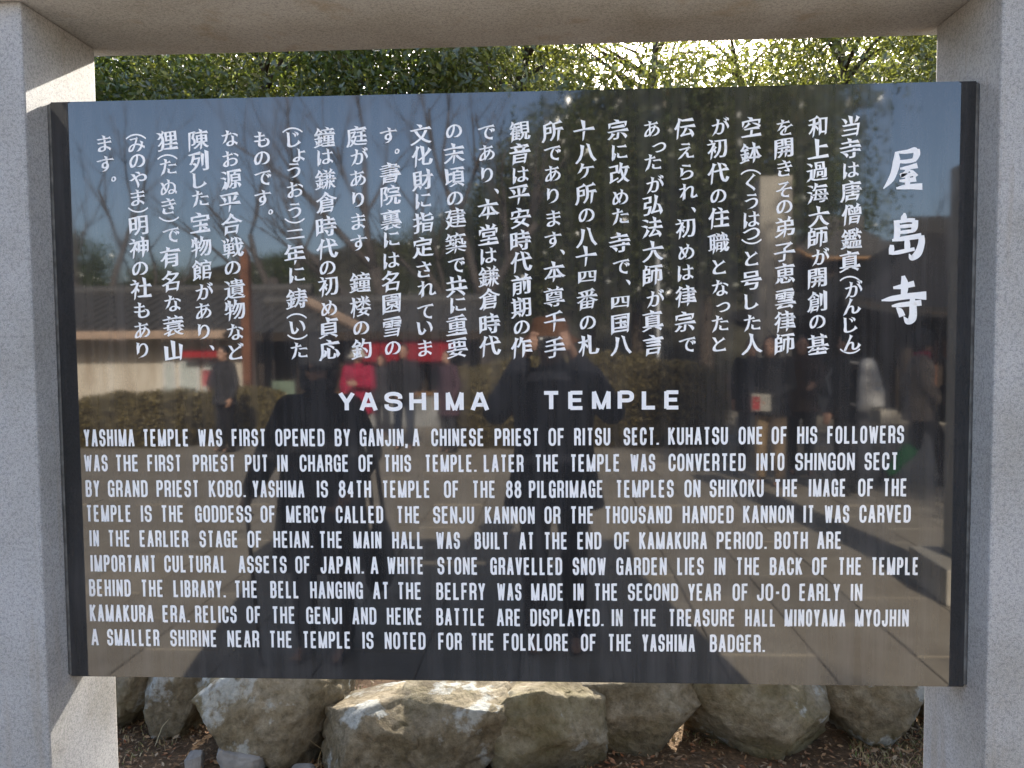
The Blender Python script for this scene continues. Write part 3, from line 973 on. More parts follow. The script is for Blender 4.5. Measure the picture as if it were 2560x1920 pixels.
# ================================================================== BOULDERS BEHIND THE SIGN
def boulder_mesh(name, sx, sy, sz, seed, taper=0.8, power=2.8, lean=0.0, cuts=6):
    bm = bmesh.new()
    bmesh.ops.create_icosphere(bm, subdivisions=5, radius=1.0)
    rnd = random.Random(seed)
    planes = []
    for q in range(cuts):
        if q == 0: d = Vector((rnd.uniform(-.35, .35), -1, rnd.uniform(-.1, .45)))          # a flat face towards the plaza
        elif q == 1: d = Vector((rnd.uniform(-.35, .35), rnd.uniform(-.35, .1), 1))            # a flattish top
        else: d = Vector((rnd.uniform(-1, 1), rnd.uniform(-1, 0.3), rnd.uniform(-0.6, 1)))
        planes.append((d.normalized(), rnd.uniform(0.62, 0.80) if q == 1 else rnd.uniform(0.80, 1.05)))
    for v in bm.verts:
        p = v.co.copy()
        k = (abs(p.x) ** power + abs(p.y) ** power + abs(p.z) ** power) ** (-1 / power)
        p = p * k
        for d, h in planes:
            e = p.dot(d) - h
            if e > 0: p -= d * e * 0.97
        n = noise.fractal(p * 1.4 + Vector((seed * 3.1, 0, 0)), 1.0, 2.0, 3)
        n2 = noise.fractal(p * 5 + Vector((0, seed * 1.7, 0)), 0.7, 2.1, 5)
        n3 = abs(noise.noise(p * 2.3 + Vector((0, 0, seed * 2.9))))
        p = p * (1 + 0.045 * n + 0.034 * n2 - 0.06 * max(0, 0.10 - n3) / 0.10)
        t = (p.z + 1) / 2
        w = taper + (1 - taper) * min(1, max(0, t * 1.25))
        p.x = p.x * w + lean * (t - 0.5)
        p.y = p.y * (0.6 + 0.4 * w)
        v.co = Vector((p.x * sx / 2, p.y * sy / 2, p.z * sz / 2))
    me = bpy.data.meshes.new(name)
    bm.to_mesh(me)
    bm.free()
    me.polygons.foreach_set('use_smooth', [True] * len(me.polygons))
    return me


def ground_pt(px, py, z=0.0):
    d = ray(px, py)
    return CAM_P + d * ((z - CAM_H) / d.z)


BOULDERS = [  # left px, right px, base row, height, taper, lean, label
    (60, 250, 1830, 0.40, 0.8, 0.0, 'brown rounded boulder half hidden behind the granite post with rust stains'),
    (236, 356, 1836, 0.42, 0.75, -0.05, 'narrow dark boulder squeezed beside the granite post with rust stains'),
    (348, 520, 1848, 0.44, 0.62, 0.0, 'boulder with rounded foot covered in grey white lichen'),
    (498, 800, 1925, 0.42, 0.97, 0.10, 'broad lichen blotched boulder behind the small grey block stone'),
    (802, 1020, 1985, 0.31, 1.0, 0.06, 'squarish brown boulder with a sunlit slanting top'),
    (1006, 1238, 1975, 0.325, 1.0, 0.0, 'olive brown boulder with a pale lichen patch at its lower right'),
    (1244, 1494, 1960, 0.315, 0.99, 0.0, 'plump brown boulder bearing one round white lichen spot'),
    (1470, 1752, 1925, 0.33, 0.50, 0.04, 'wedge shaped boulder narrowing to a pointed foot'),
    (1752, 2066, 1910, 0.35, 0.84, -0.08, 'wide mossy grey boulder rounded at its foot'),
    (2066, 2350, 1870, 0.38, 0.92, 0.12, 'dark cracked boulder beside the cleaner granite post'),
    (2350, 2620, 1850, 0.42, 0.80, 0.0, 'grey boulder at the end of the row past the cleaner granite post'),
]
for i, (pl, pr, row, h, tp, ln, lab) in enumerate(BOULDERS):
    a, b = ground_pt(pl, row), ground_pt(pr, row)
    w = (b.x - a.x) * 1.24
    dp = 0.42 + 0.06 * math.sin(i * 2.3)
    cuts = 9
    me = boulder_mesh('boulder', w * 1.02, dp, h * 1.12, 11 + i, tp, 6.0, ln, cuts)
    o = link('boulder', me, None, ROCK)
    o.location = ((a.x + b.x) / 2 * 1.0, a.y + dp / 2 - 0.02 + (0.04 if tp < .6 else 0), h * 0.5 - 0.015)
    o.rotation_euler = (math.radians(-9 + 4 * math.sin(i * 1.7)), math.radians(3 * math.sin(i * 3.1)), 0)
    tag(o, lab, 'boulder', 'boulders lined up behind the sign')
GREYROCK = plain('grey_broken_stone', (0.20, 0.19, 0.175), 0.9, 0.15, 0.35, 14)
for k, (px, row, sx, sy, sz, lab) in enumerate([
        (590, 1955, 0.17, 0.13, 0.13, 'small grey block stone lying before the lichen blotched boulder'),
        (478, 1935, 0.062, 0.06, 0.075, 'little upright blue grey stone in the leaf litter'),
        (748, 1965, 0.085, 0.07, 0.06, 'little flat grey stone by the foot of the lichen blotched boulder'),
        (650, 1850, 0.10, 0.08, 0.06, 'small brown stone tucked under the lichen blotched boulder')]):
    p = ground_pt(px, row)
    o = link('small_stone', boulder_mesh('small_stone', sx, sy, sz, 60 + k, 0.95, 4.0, 0, 5), None, GREYROCK)
    o.location = (p.x, p.y + sy / 2, sz * 0.38)
    tag(o, lab, 'stone', 'loose stones in front of the boulders')

# ------------------------------------------------------------------ leaf litter and dry grass
LITTER = mat_litter('fallen_leaves', [(0.10, 0.055, 0.028), (0.20, 0.115, 0.055), (0.30, 0.19, 0.10), (0.24, 0.085, 0.035), (0.36, 0.27, 0.17), (0.13, 0.09, 0.06), (0.30, 0.20, 0.11)])
GRASS = mat_litter('dry_and_green_grass', [(0.30, 0.22, 0.11), (0.38, 0.30, 0.17), (0.20, 0.14, 0.07), (0.10, 0.15, 0.035), (0.33, 0.25, 0.13), (0.26, 0.17, 0.09)])


def litter(n, y0, y1, x0, x1, size, lift):
    c = np.stack([RNG.uniform(x0, x1, n), y0 + (y1 - y0) * RNG.random(n) ** 1.3, np.zeros(n)], 1)
    c[:, 2] = [0.018 * noise.noise(Vector((x * 2.2, y * 2.2, 3))) + (max(0, y - 2.4) * 0.05) + 0.002 for x, y, _ in c]
    c[:, 2] += RNG.random(n) * lift
    a = RNG.uniform(0, 2 * math.pi, n)
    L = size * RNG.uniform(0.5, 1.3, n)
    W = L * RNG.uniform(0.18, 0.5, n)
    d = np.stack([np.cos(a), np.sin(a), RNG.uniform(-.45, .45, n)], 1)
    s = np.stack([-np.sin(a), np.cos(a), RNG.uniform(-.5, .5, n)], 1)
    V = np.stack([c - d * L[:, None] / 2, c + s * W[:, None] / 2, c + d * L[:, None] / 2, c - s * W[:, None] / 2], 1)
    V[:, :, 2] = np.maximum(V[:, :, 2], 0.0)
    return V


o = quads_mesh('leaf_litter', np.concatenate([litter(26000, -0.30, 1.6, -2.6, 2.6, 0.022, 0.016), litter(9000, 0.7, 3.5, -4, 4, 0.032, 0.014), litter(6000, 2.5, 12, -9, 9, 0.07, 0.02)]), None, LITTER)
tag(o, 'brown fallen leaves and needles scattered around the boulders', 'leaf litter', kind='stuff')


def blades(n, y0, y1, x0, x1, hmin, hmax):
    c = np.stack([RNG.uniform(x0, x1, n), RNG.uniform(y0, y1, n), np.full(n, -0.005)], 1)
    keep = np.array([noise.noise(Vector((x * 1.7, y * 1.7, 9))) > -0.05 for x, y, _ in c])
    c = c[keep]; n = len(c)
    a = RNG.uniform(0, 2 * math.pi, n)
    h = RNG.uniform(hmin, hmax, n)
    w = RNG.uniform(0.0012, 0.0030, n)
    side = np.stack([np.cos(a), np.sin(a), 0 * a], 1) * w[:, None]
    leanv = np.stack([-np.sin(a), np.cos(a), 0 * a], 1) * (h * RNG.uniform(0.2, 1.4, n))[:, None]
    tip = c + leanv + np.stack([0 * h, 0 * h, h], 1)
    mid = c + leanv * 0.35 + np.stack([0 * h, 0 * h, h * 0.6], 1)
    q1 = np.stack([c - side, c + side, mid + side * 0.8, mid - side * 0.8], 1)
    q2 = np.stack([mid - side * 0.8, mid + side * 0.8, tip + side * 0.15, tip - side * 0.15], 1)
    return np.concatenate([q1, q2])


o = quads_mesh('dry_grass', np.concatenate([blades(6000, 0.75, 1.5, 0.3, 1.9, 0.008, 0.032), blades(2500, 0.75, 1.4, -2.0, 0.3, 0.006, 0.025), blades(90, 0.8, 1.25, -1.6, 1.3, 0.05, 0.12), blades(5000, 1.5, 5, -5, 5, 0.03, 0.10)]), None, GRASS)
tag(o, 'sparse dry and green grass growing between the boulders', 'grass', kind='stuff')


# ================================================================== TREES
def leaf_quads(centers, size, spread=1.0):
    n = len(centers)
    d = RNG.normal(size=(n, 3)); d[:, 2] -= 0.3
    d /= np.linalg.norm(d, axis=1)[:, None]
    r = RNG.normal(size=(n, 3))
    s = np.cross(d, r); s /= np.linalg.norm(s, axis=1)[:, None]
    L = (size * RNG.uniform(0.6, 1.3, n))[:, None]
    W = L * RNG.uniform(0.30, 0.48, n)[:, None]
    return np.stack([centers - d * L / 2, centers + s * W / 2 - d * L * 0.05, centers + d * L / 2, centers - s * W / 2 - d * L * 0.05], 1)


def grow_tree(height, crown_r, crown_base, seed, nclump=150, perclump=75, leaf=0.15, mat=LEAF, open_=0.0, trunk_r=0.22):
    """returns (trunk mesh data, foliage array)"""
    rnd = random.Random(seed)
    rs = np.random.default_rng(seed)
    mb = MB()
    path = [Vector((0, 0, -0.15))]
    for i in range(1, 8):
        t = i / 7
        path.append(Vector((rnd.uniform(-.12, .12) * height * 0.1 * t * 3, rnd.uniform(-.12, .12) * height * 0.1 * t * 3, height * 0.88 * t)))
    mb.tube(path, [trunk_r * (1.25 if i == 0 else 1) * (1 - 0.82 * i / 7) for i in range(8)], 10)
    ch = height - crown_base
    cz = crown_base + ch * 0.5
    cl = []
    while len(cl) < nclump:
        p = rs.uniform(-1, 1, 3)
        r = np.linalg.norm(p)
        if r > 1 or r < 0.25: continue
        q = Vector(p) * 1.7 + Vector((seed, 0, 0))
        if noise.noise(q) < -0.10 + open_: continue
        k = 0.90 + 0.25 * noise.noise(Vector(p) * 2.3 + Vector((0, seed, 0)))
        cl.append(np.array([p[0] * crown_r * k, p[1] * crown_r * k, cz + p[2] * ch * 0.5 * k]))
    order = list(range(len(cl))); rnd.shuffle(order)
    for i in order[:36]:
        c = Vector(cl[i])
        t0 = max(0.25, min(0.95, (c.z - 0.25 * (Vector((c.x, c.y)).length) - 0.5) / (height * 0.88)))
        j = min(6, int(t0 * 7)); a = path[j].lerp(path[j + 1], t0 * 7 - j)
        m = a.lerp(c, 0.5) + Vector((rnd.uniform(-.2, .2), rnd.uniform(-.2, .2), rnd.uniform(-.1, .35)))
        mb.tube([a, m, c], [trunk_r * 0.30, trunk_r * 0.16, trunk_r * 0.05], 5)
    cc = np.array(cl)
    cent = np.repeat(cc, perclump, 0) + rs.normal(size=(len(cl) * perclump, 3)) * np.array([0.42, 0.42, 0.30]) * crown_r / 3.0
    return mb, leaf_quads(cent, leaf)


TREE_PROTO = {}


def place_tree(name, key, loc, rz, scale, label, group, params, mat):
    root = empty(name, loc, rz)
    root.scale = (scale, scale, scale)
    tag(root, label, 'tree', group)
    if key not in TREE_PROTO:
        mb, q = grow_tree(**params)
        t = mb.build('trunk', root, BARK, True)
        c = quads_mesh('crown', q, root, mat)
        TREE_PROTO[key] = (t.data, c.data)
    else:
        link('trunk', TREE_PROTO[key][0], root)
        link('crown', TREE_PROTO[key][1], root)
    return root


BACK_TREES = 'evergreen trees behind the sign'
PA = dict(height=10, crown_r=3.6, crown_base=2.4, seed=3, nclump=300, perclump=105, leaf=0.19)
PB = dict(height=10, crown_r=3.5, crown_base=2.4, seed=8, nclump=280, perclump=95, leaf=0.18)
PC = dict(height=10, crown_r=3.6, crown_base=3.0, seed=14, nclump=120, perclump=75, leaf=0.18, open_=0.06)
for key, x, y, top, rz, lab in [
        ('a', -11.0, 20.0, 11.6, 0.3, 'dense dark evergreen tree above the top end of the lichen boulders'),
        ('b', -7.2, 18.5, 11.2, 1.1, 'dense glossy leaved tree seen through the gap above the panel'),
        ('a', -3.9, 19.5, 11.5, 2.0, 'full crowned evergreen tree seen above the closing columns of characters'),
        ('b', -0.6, 18.6, 11.0, 2.9, 'yellowish green tree with thin twigs above the middle of the panel'),
        ('c', 2.6, 19.4, 12.2, 4.0, 'loose crowned backlit tree with bright sky between its leaves'),
        ('c', 5.4, 21.0, 11.0, 5.1, 'airy backlit tree with sun glare through its twigs'),
        ('b', 7.4, 18.8, 11.0, 0.6, 'compact evergreen tree above the large title characters'),
        ('c', 10.7, 20.0, 11.0, 1.9, 'ragged open tree showing white sky beside the granite post top'),
        ('a', -14.5, 25.0, 12.6, 2.6, 'tall dark evergreen tree in the second row at the shaded end'),
        ('b', -8.6, 25.5, 12.6, 0.9, 'tall evergreen tree in the second row behind the glossy leaved tree'),
        ('a', -1.8, 26.0, 12.4, 5.2, 'tall evergreen tree in the second row behind the yellowish tree'),
        ('c', 8.6, 26.5, 12.2, 3.3, 'tall open tree in the second row behind the compact evergreen')]:
    zg = (y - 2.4) * 0.05
    place_tree('evergreen_tree', key, (x, y, zg), rz, (top - zg) / 10.0, lab, BACK_TREES, {'a': PA, 'b': PB, 'c': PC}[key], LEAF2 if key != 'a' else LEAF)
for key, x, y, top, rz, lab in [
        ('b', 14.6, 19.0, 11.5, 2.2, 'evergreen tree beyond the end of the row past the camphor trees'),
        ('a', 18.8, 22.0, 12.5, 0.7, 'dark evergreen tree standing last in the row past the camphor trees'),
        ('b', -15.2, 18.4, 11.5, 3.9, 'evergreen tree beginning the row at the shaded end'),
        ('a', 13.2, 27.5, 13.0, 5.5, 'tall evergreen tree in the second row past the open tree')]:
    zg = (y - 2.4) * 0.05
    place_tree('evergreen_tree', key, (x, y, zg), rz, (top - zg) / 10.0, lab, BACK_TREES, {'a': PA, 'b': PB}[key], LEAF2)
# a tall tree just right of the sign: its shade falls across the right of the plaza
PD = dict(height=10, crown_r=2.9, crown_base=5.4, seed=21, nclump=190, perclump=70, leaf=0.23, open_=0.0, trunk_r=0.20)
place_tree('camphor_tree', 'd', (6.7, 3.4, 0.05), 0.4, 1.05, 'tall camphor tree standing past the cleaner granite post shading the plaza', None, PD, LEAF)
place_tree('camphor_tree', 'd', (9.6, 2.2, 0.0), 2.4, 1.0, 'second camphor tree further along the bed shading the plaza edge', None, PD, LEAF)


# ------------------------------------------------------------------ the far side of the plaza, seen in the polished panel
def bare_tree_mesh(height, seed):
    rnd = random.Random(seed)
    mb, tw = MB(), MB()

    def grow(p, d, L, r, depth):
        n = 4
        path, rad = [p], [r]
        q = p
        for i in range(n):
            d = (d + Vector((rnd.uniform(-.18, .18), rnd.uniform(-.18, .18), 0.05))).normalized()
            q = q + d * (L / n)
            path.append(q); rad.append(r * (1 - 0.42 * (i + 1) / n))
        (mb if depth < 2 else tw).tube(path, rad, 7 if depth < 2 else 4)
        if depth >= 5: return
        for k in range(3 if depth < 3 else 2):
            i = rnd.randint(2, n)
            dd = (d + Vector((rnd.uniform(-1, 1), rnd.uniform(-1, 1), rnd.uniform(-.1, .7))) * 0.85).normalized()
            grow(path[i], dd, L * rnd.uniform(0.6, 0.8), rad[i] * 0.68, depth + 1)
    grow(Vector((0, 0, -0.2)), Vector((0, 0, 1)), height * 0.34, height * 0.024, 0)
    return mb, tw


BARE = {}
for k, (px, dist, h, lab) in enumerate([
        (300, 27, 14.0, 'bare winter tree behind the long white walled building'),
        (700, 28, 15.5, 'tall bare winter tree beside the reddish timber post'),
        (1000, 24, 14.5, 'bare winter tree behind the shop with the crimson curtain'),
        (1200, 27, 15.5, 'tall spreading bare tree behind the big clipped hedge'),
        (1480, 36, 14.0, 'tallest bare tree in the dark wood across the plaza'),
        (2280, 34, 11.0, 'bare tree rising over the temple hall roof')]):
    p = mir(px, 1000, dist)
    r = empty('bare_tree', (p.x, p.y, ground_z(max(p.y, -31)) - 0.03), k * 1.3)
    tag(r, lab, 'tree', 'bare trees across the plaza')
    key = k % 3
    if key not in BARE:
        mb, tw = bare_tree_mesh(10.0, 31 + key)
        BARE[key] = (mb.build('trunk', r, TWIG, True).data, tw.build('branches', r, TWIG, True).data)
    else:
        link('trunk', BARE[key][0], r); link('branches', BARE[key][1], r)
    r.scale = (h / 10,) * 3
FAR = 'evergreen trees across the plaza'
for key, px, dist, h, lab in [('a', 1230, 34, 9.5, 'dark evergreen behind the big clipped hedge and the tall bare tree'),
                         ('b', 1420, 30, 11.5, 'dark evergreen straight across the plaza behind the hedge'),
                         ('a', 1590, 33, 15.0, 'tall dark evergreen behind the thin white pole'),
                         ('b', 1760, 31, 15.5, 'tall dark evergreen beside the pale stone shaft'),
                         ('a', 1900, 38, 17.0, 'highest dark evergreen behind the pale stone shaft'),
                         ('b', 1080, 38, 8.5, 'low evergreen above the shop roof'),
                         ('a', 700, 42, 7.5, 'rounded evergreen far behind the shop roof'),
                         ('b', 420, 44, 7.5, 'rounded evergreen far behind the long white walled building'),
                         ('a', 180, 40, 8.5, 'rounded evergreen at the far end of the long white walled building')]:
    p = mir(px, 1000, dist)
    place_tree('evergreen_tree', key, (p.x, p.y, ground_z(max(p.y, -31)) - 0.03), px * 0.01, h / 10, lab, FAR, {'a': PA, 'b': PB}[key], LEAF)


def hill(y0, y1, top, sx, label, ph):
    V, F = [], []
    nx, ny = 260, 10
    for j in range(ny + 1):
        for i in range(nx + 1):
            x = -sx + 2 * sx * i / nx
            t = j / ny
            y = y0 + (y1 - y0) * t
            h = (top + 0.3 * top * math.sin(x * 0.035 + ph) + 0.35 * top * noise.noise(Vector((x * 0.03, ph, 5)))) * math.sin(min(1, t * 1.5) * math.pi / 2)
            r = noise.fractal(Vector((x * 0.55, y * 0.5, ph)), 0.8, 2.0, 4)
            V.append((x, y, (-0.9 if y0 < 0 else 1.2) + h + 1.3 * r * min(1, t * 3)))
    for j in range(ny):
        for i in range(nx):
            q = (j * (nx + 1) + i, (j + 1) * (nx + 1) + i, (j + 1) * (nx + 1) + i + 1, j * (nx + 1) + i + 1)
            F.append(q if y0 < 0 else q[::-1])
    o = from_data('hill', V, F, None, plain('winter_wood', (0.060, 0.055, 0.038), 0.95, 0.05, 0.6, 0.5))
    tag(o, label, 'hill', kind='structure')


hill(-55, -115, 11.0, 110, 'low brown wooded hill far beyond the plaza', 1.2)
hill(36, 90, 7.0, 120, 'low wooded rise behind the trees at the back of the sign', 4.0)


# hedges
def hedge(px0, px1, dist, depth, ztop0, ztop1, seed, label, n=9000):
    a, b = mir(px0, 1000, dist), mir(px1, 1000, dist)
    zg = ground_z(-dist)
    cx, L = (a.x + b.x) / 2, (b.x - a.x)
    root = empty('clipped_hedge', (cx, -dist - depth / 2, zg))
    tag(root, label, 'hedge', 'clipped hedges across the plaza')

    def surf(u, v):
        """u along, v around from front foot over the top to the back foot (0..1)"""
        h = (ztop0 + (ztop1 - ztop0) * (u + 1) / 2 - zg)
        endf = (1 - abs(u) ** 6) ** 0.4
        ang = v * math.pi
        y = -math.cos(ang); z = math.sin(ang) ** 0.55
        bulge = 1 + 0.10 * noise.noise(Vector((u * 4 + seed, v * 3, 0)))
        return Vector((u * L / 2, -y * depth / 2 * endf * bulge, z * h * (0.35 + 0.65 * endf) * bulge))
    V, F = [], []
    nu, nv = 40, 14
    for i in range(nu + 1):
        for j in range(nv + 1):
            p = surf(-0.995 + 1.99 * i / nu, j / nv)
            V.append(p * 0.96)
    for i in range(nu):
        for j in range(nv):
            F.append((i * (nv + 1) + j, i * (nv + 1) + j + 1, (i + 1) * (nv + 1) + j + 1, (i + 1) * (nv + 1) + j))
    from_data('twig_core', V, F, root, plain('hedge_core', (0.045, 0.034, 0.014), 0.95, 0.05, 0.4, 10), True)
    cent = np.array([tuple(surf(float(u), float(v))) for u, v in zip(RNG.uniform(-.99, .99, n), RNG.uniform(0.0, 0.85, n))])
    cent += RNG.normal(size=cent.shape) * 0.03
    quads_mesh('foliage', leaf_quads(cent, 0.075), root, HEDGE_LEAF)


hedge(90, 470, 11.0, 1.6, 0.60, 0.80, 1, 'low brownish clipped hedge in front of the long white walled building', 8000)
hedge(470, 690, 11.6, 1.5, 0.86, 0.66, 2, 'brownish clipped hedge at the foot of the reddish timber post', 6000)
hedge(1085, 1420, 10.8, 2.0, 1.00, 1.42, 3, 'big clipped azalea hedge straight across from the panel', 9000)
hedge(1400, 1850, 10.9, 2.2, 1.42, 1.15, 4, 'big clipped azalea hedge running up to the pale stone shaft', 11000)


def tile_roof(root, x0, x1, y_eave, z_eave, y_ridge, z_ridge, mat, step=0.30, fascia=None, thick=0.10):
    """one pitched roof plane with rounded tile columns, ends in a ridge"""
    mb = MB()
    up = Vector((0, y_ridge - y_eave, z_ridge - z_eave)).normalized()
    nrm = Vector((0, -up.z, up.y)) if up.y > 0 else Vector((0, up.z, -up.y))
    if nrm.z < 0: nrm = -nrm
    o = nrm * thick
    mb.add([(x0, y_eave, z_eave), (x1, y_eave, z_eave), (x1, y_ridge, z_ridge), (x0, y_ridge, z_ridge),
            (x0, y_eave - o.y, z_eave - o.z), (x1, y_eave - o.y, z_eave - o.z), (x1, y_ridge - o.y, z_ridge - o.z), (x0, y_ridge - o.y, z_ridge - o.z)],
           [(0, 1, 2, 3), (7, 6, 5, 4), (0, 4, 5, 1), (1, 5, 6, 2), (2, 6, 7, 3), (3, 7, 4, 0)])
    rf = mb.build('roof', root, mat)
    tl = MB()
    n = int((x1 - x0) / step)
    for i in range(n + 1):
        x = x0 + (x1 - x0) * i / n
        tl.tube([(x, y_eave, z_eave + 0.01), (x, y_ridge, z_ridge + 0.01)], [0.055, 0.055], 6)
    tag(tl.build('tile_columns', rf, mat), kind='stuff')
    MB().tube([(x0 - 0.1, y_ridge, z_ridge + 0.08), (x1 + 0.1, y_ridge, z_ridge + 0.08)], [0.16, 0.16], 8).build('ridge', rf, mat)
    if fascia:
        MB().box(x0, x1, y_eave - 0.0, y_eave + 0.06, z_eave - 0.13, z_eave + 0.06).build('eave_board', rf, fascia)
    return rf


# --- long white-walled building, far left in the reflection
D1 = 18.0
pL, pR = mir(60, 900, D1), mir(640, 900, D1)
zg = ground_z(-D1)
b1 = empty('white_walled_building', ((pL.x + pR.x) / 2, -D1, zg))
tag(b1, 'long white plastered building with low tiled roof and copper coloured eave', 'building')
B = b1.location.copy()


def loc1(v): return (v.x - B.x, v.y - B.y, v.z - B.z)


wz = mir(300, 880, D1).z
x0, x1 = pL.x - B.x, pR.x - B.x
box_obj('wall', (x0, x1, -6.0, 0.0, -0.1, 2.05), b1, PLASTER)
ez = mir(300, 834, D1 - 1.0).z - B.z
rz_ = mir(300, 735, D1 + 3.0).z - B.z
tile_roof(b1, x0 - 0.6, x1 + 0.5, 1.0, ez, -3.0, rz_, TILE, 0.3, FASCIA)
tile_roof(b1, x0 - 0.6, x1 + 0.5, -7.0, ez, -3.0, rz_ - 0.001, TILE, 0.3)
for (a, b, t, bt) in ((408, 440, 905, 990), (447, 500, 902, 992), (508, 545, 902, 992)):
    A, Bq = mir(a, t, D1 - 0.05), mir(b, bt, D1 - 0.05)
    w = MB().box(A.x - B.x, Bq.x - B.x, 0.003, 0.06, Bq.z - B.z, A.z - B.z).build('window', b1, WHITE_PAINT)
    MB().box(A.x - B.x + 0.05, Bq.x - B.x - 0.05, 0.062, 0.07, Bq.z - B.z + 0.05, A.z - B.z - 0.05).build('pane', w, plain('pale_paper_screen', (0.52, 0.56, 0.52), 0.6, 0.3, 0.15, 3))
A, Bq = mir(452, 876, D1 - 0.5), mir(548, 893, D1 - 0.5)
o = MB().box(A.x, Bq.x, A.y - 0.012, A.y + 0.012, Bq.z, A.z).build('red_banner', None, plain('bright_red_banner', (0.42, 0.025, 0.028), 0.7, 0.2, 0.1, 3))
tag(o, 'narrow bright red banner hung under the eave of the white walled building', 'banner')
A, Bq = mir(505, 925, D1 - 0.6), mir(530, 965, D1 - 0.6)
o = MB().box(A.x, Bq.x, A.y - 0.01, A.y + 0.01, Bq.z, A.z).build('poster', None, plain('red_poster_print', (0.45, 0.08, 0.09), 0.6, 0.3, 0.5, 4))
tag(o, 'small red and white poster on the front of the white walled building', 'poster')

# --- shop with crimson curtain, mid left
D2 = 16.5
pL, pR = mir(655, 900, D2), mir(1165, 900, D2)
zg = ground_z(-D2)
b2 = empty('shop_building', ((pL.x + pR.x) / 2, -D2, zg))
tag(b2, 'dark timber shop building with hipped tile roof and crimson curtain', 'building')
B = b2.location.copy()
x0, x1 = pL.x - B.x, pR.x - B.x
ez = mir(900, 836, D2 - 0.9).z - B.z
box_obj('wall', (x0, x1, -4.0, -0.6, -0.1, ez + 0.3), b2, WOOD_D)
for k in range(6):
    xx = x0 + (x1 - x0) * k / 5
    box_obj('pillar', (xx - 0.07, xx + 0.07, -0.07, 0.07, -0.1, ez + 0.02), b2, WOOD_D)
rz_ = mir(760, 760, D2 + 1.5).z - B.z
tile_roof(b2, x0 - 0.5, x1 + 0.5, 0.9, ez, -2.0, rz_, TILE, 0.3, WOOD_D)
tile_roof(b2, x0 - 0.5, x1 + 0.5, -4.9, ez, -2.0, rz_ - 0.001, TILE, 0.3)
MB().tube([(x0 + 0.6, -1.7, rz_ + 0.06), (x0 + 2.6, 0.95, ez + 0.12)], [0.13, 0.13], 8).build('hip_ridge', b2, FASCIA)
cur = empty('shop_curtain', (B.x, B.y + 0.82, B.z))
tag(cur, 'crimson cloth curtain hanging across the shop front', 'curtain')
A, Bq = mir(905, 848, D2 - 0.82), mir(1135, 903, D2 - 0.82)
n = 5
for k in range(n):
    xa = A.x - B.x + (Bq.x - A.x) * k / n + 0.01; xb = A.x - B.x + (Bq.x - A.x) * (k + 1) / n - 0.01
    V, F = [], []
    for i in range(9):
        x = xa + (xb - xa) * i / 8
        y = 0.02 * math.sin(i * 1.9 + k)
        V += [(x, y, Bq.z - B.z), (x, y, A.z - B.z)]
    F = [(2 * i, 2 * i + 2, 2 * i + 3, 2 * i + 1) for i in range(8)]
    oc = from_data('curtain_panel', V, F, cur, CLOTH_RED)
    md = oc.modifiers.new('s', 'SOLIDIFY'); md.thickness = 0.006
cnt = empty('shop_counter', (B.x + 0.8, B.y + 0.55, B.z))
tag(cnt, 'grey shop counter with pale front under the crimson curtain', 'counter')
box_obj('front', (-1.9, 1.9, -0.3, 0.3, 0.0, 0.72), cnt, plain('counter_grey', (0.30, 0.30, 0.29), 0.7, 0.3, 0.3, 2), 0.01)
box_obj('top', (-1.98, 1.98, -0.36, 0.36, 0.723, 0.77), cnt, WOOD_O, 0.006)
bdd = empty('notice_board', (mir(715, 900, 14.6).x, -14.6, ground_z(-14.6)), 0.15)
tag(bdd, 'pale greenish notice board standing beside the shop', 'notice board')
for s in (-0.28, 0.28): box_obj('leg', (s - 0.02, s + 0.02, -0.02, 0.02, -0.05, 1.5), bdd, WOOD_D)
box_obj('board', (-0.30, 0.20, 0.022, 0.05, 0.45, 1.05), bdd, plain('pale_green_board', (0.22, 0.28, 0.20), 0.6, 0.3, 0.3, 3))

# --- reddish timber post
p = mir(622, 1000, 13.5)
pt = empty('timber_post', (p.x, p.y, ground_z(p.y)))
tag(pt, 'tall square reddish timber prayer post on a low stone foot', 'post')
MB().add([(-.085, -.085, 0.3), (.085, -.085, 0.3), (.085, .085, 0.3), (-.085, .085, 0.3), (-.08, -.08, 3.5), (.08, -.08, 3.5), (.08, .08, 3.5), (-.08, .08, 3.5), (0, 0, 3.7)],
         [(3, 2, 1, 0), (0, 1, 5, 4), (1, 2, 6, 5), (2, 3, 7, 6), (3, 0, 4, 7), (4, 5, 8), (5, 6, 8), (6, 7, 8), (7, 4, 8)]).build('shaft', pt, WOOD_R)
box_obj('foot', (-.22, .22, -.22, .22, -0.1, 0.3), pt, GREY_STONE, 0.02)

# --- pale stone shaft, right of centre
p = mir(1927, 1000, 9.6)
st = empty('stone_shaft', (p.x, p.y, ground_z(p.y)), 0.05)
tag(st, 'tall pale square stone shaft on a stepped base', 'monument')
zt = mir(1927, 440, 9.6).z - st.location.z
V = []
for (hw, z) in ((0.235, 0.55), (0.215, zt - 0.04), (0.0, zt)):
    V += [(-hw, -hw, z), (hw, -hw, z), (hw, hw, z), (-hw, hw, z)]
MB().add(V[:8] + [(0, 0, zt)], [(3, 2, 1, 0), (0, 1, 5, 4), (1, 2, 6, 5), (2, 3, 7, 6), (3, 0, 4, 7), (4, 5, 8), (5, 6, 8), (6, 7, 8), (7, 4, 8)]).build('shaft', st, GREY_STONE)
box_obj('plinth', (-.42, .42, -.42, .42, 0.25, 0.548), st, GREY_STONE, 0.015)
box_obj('step', (-.62, .62, -.62, .62, -0.1, 0.247), st, GREY_STONE, 0.015)

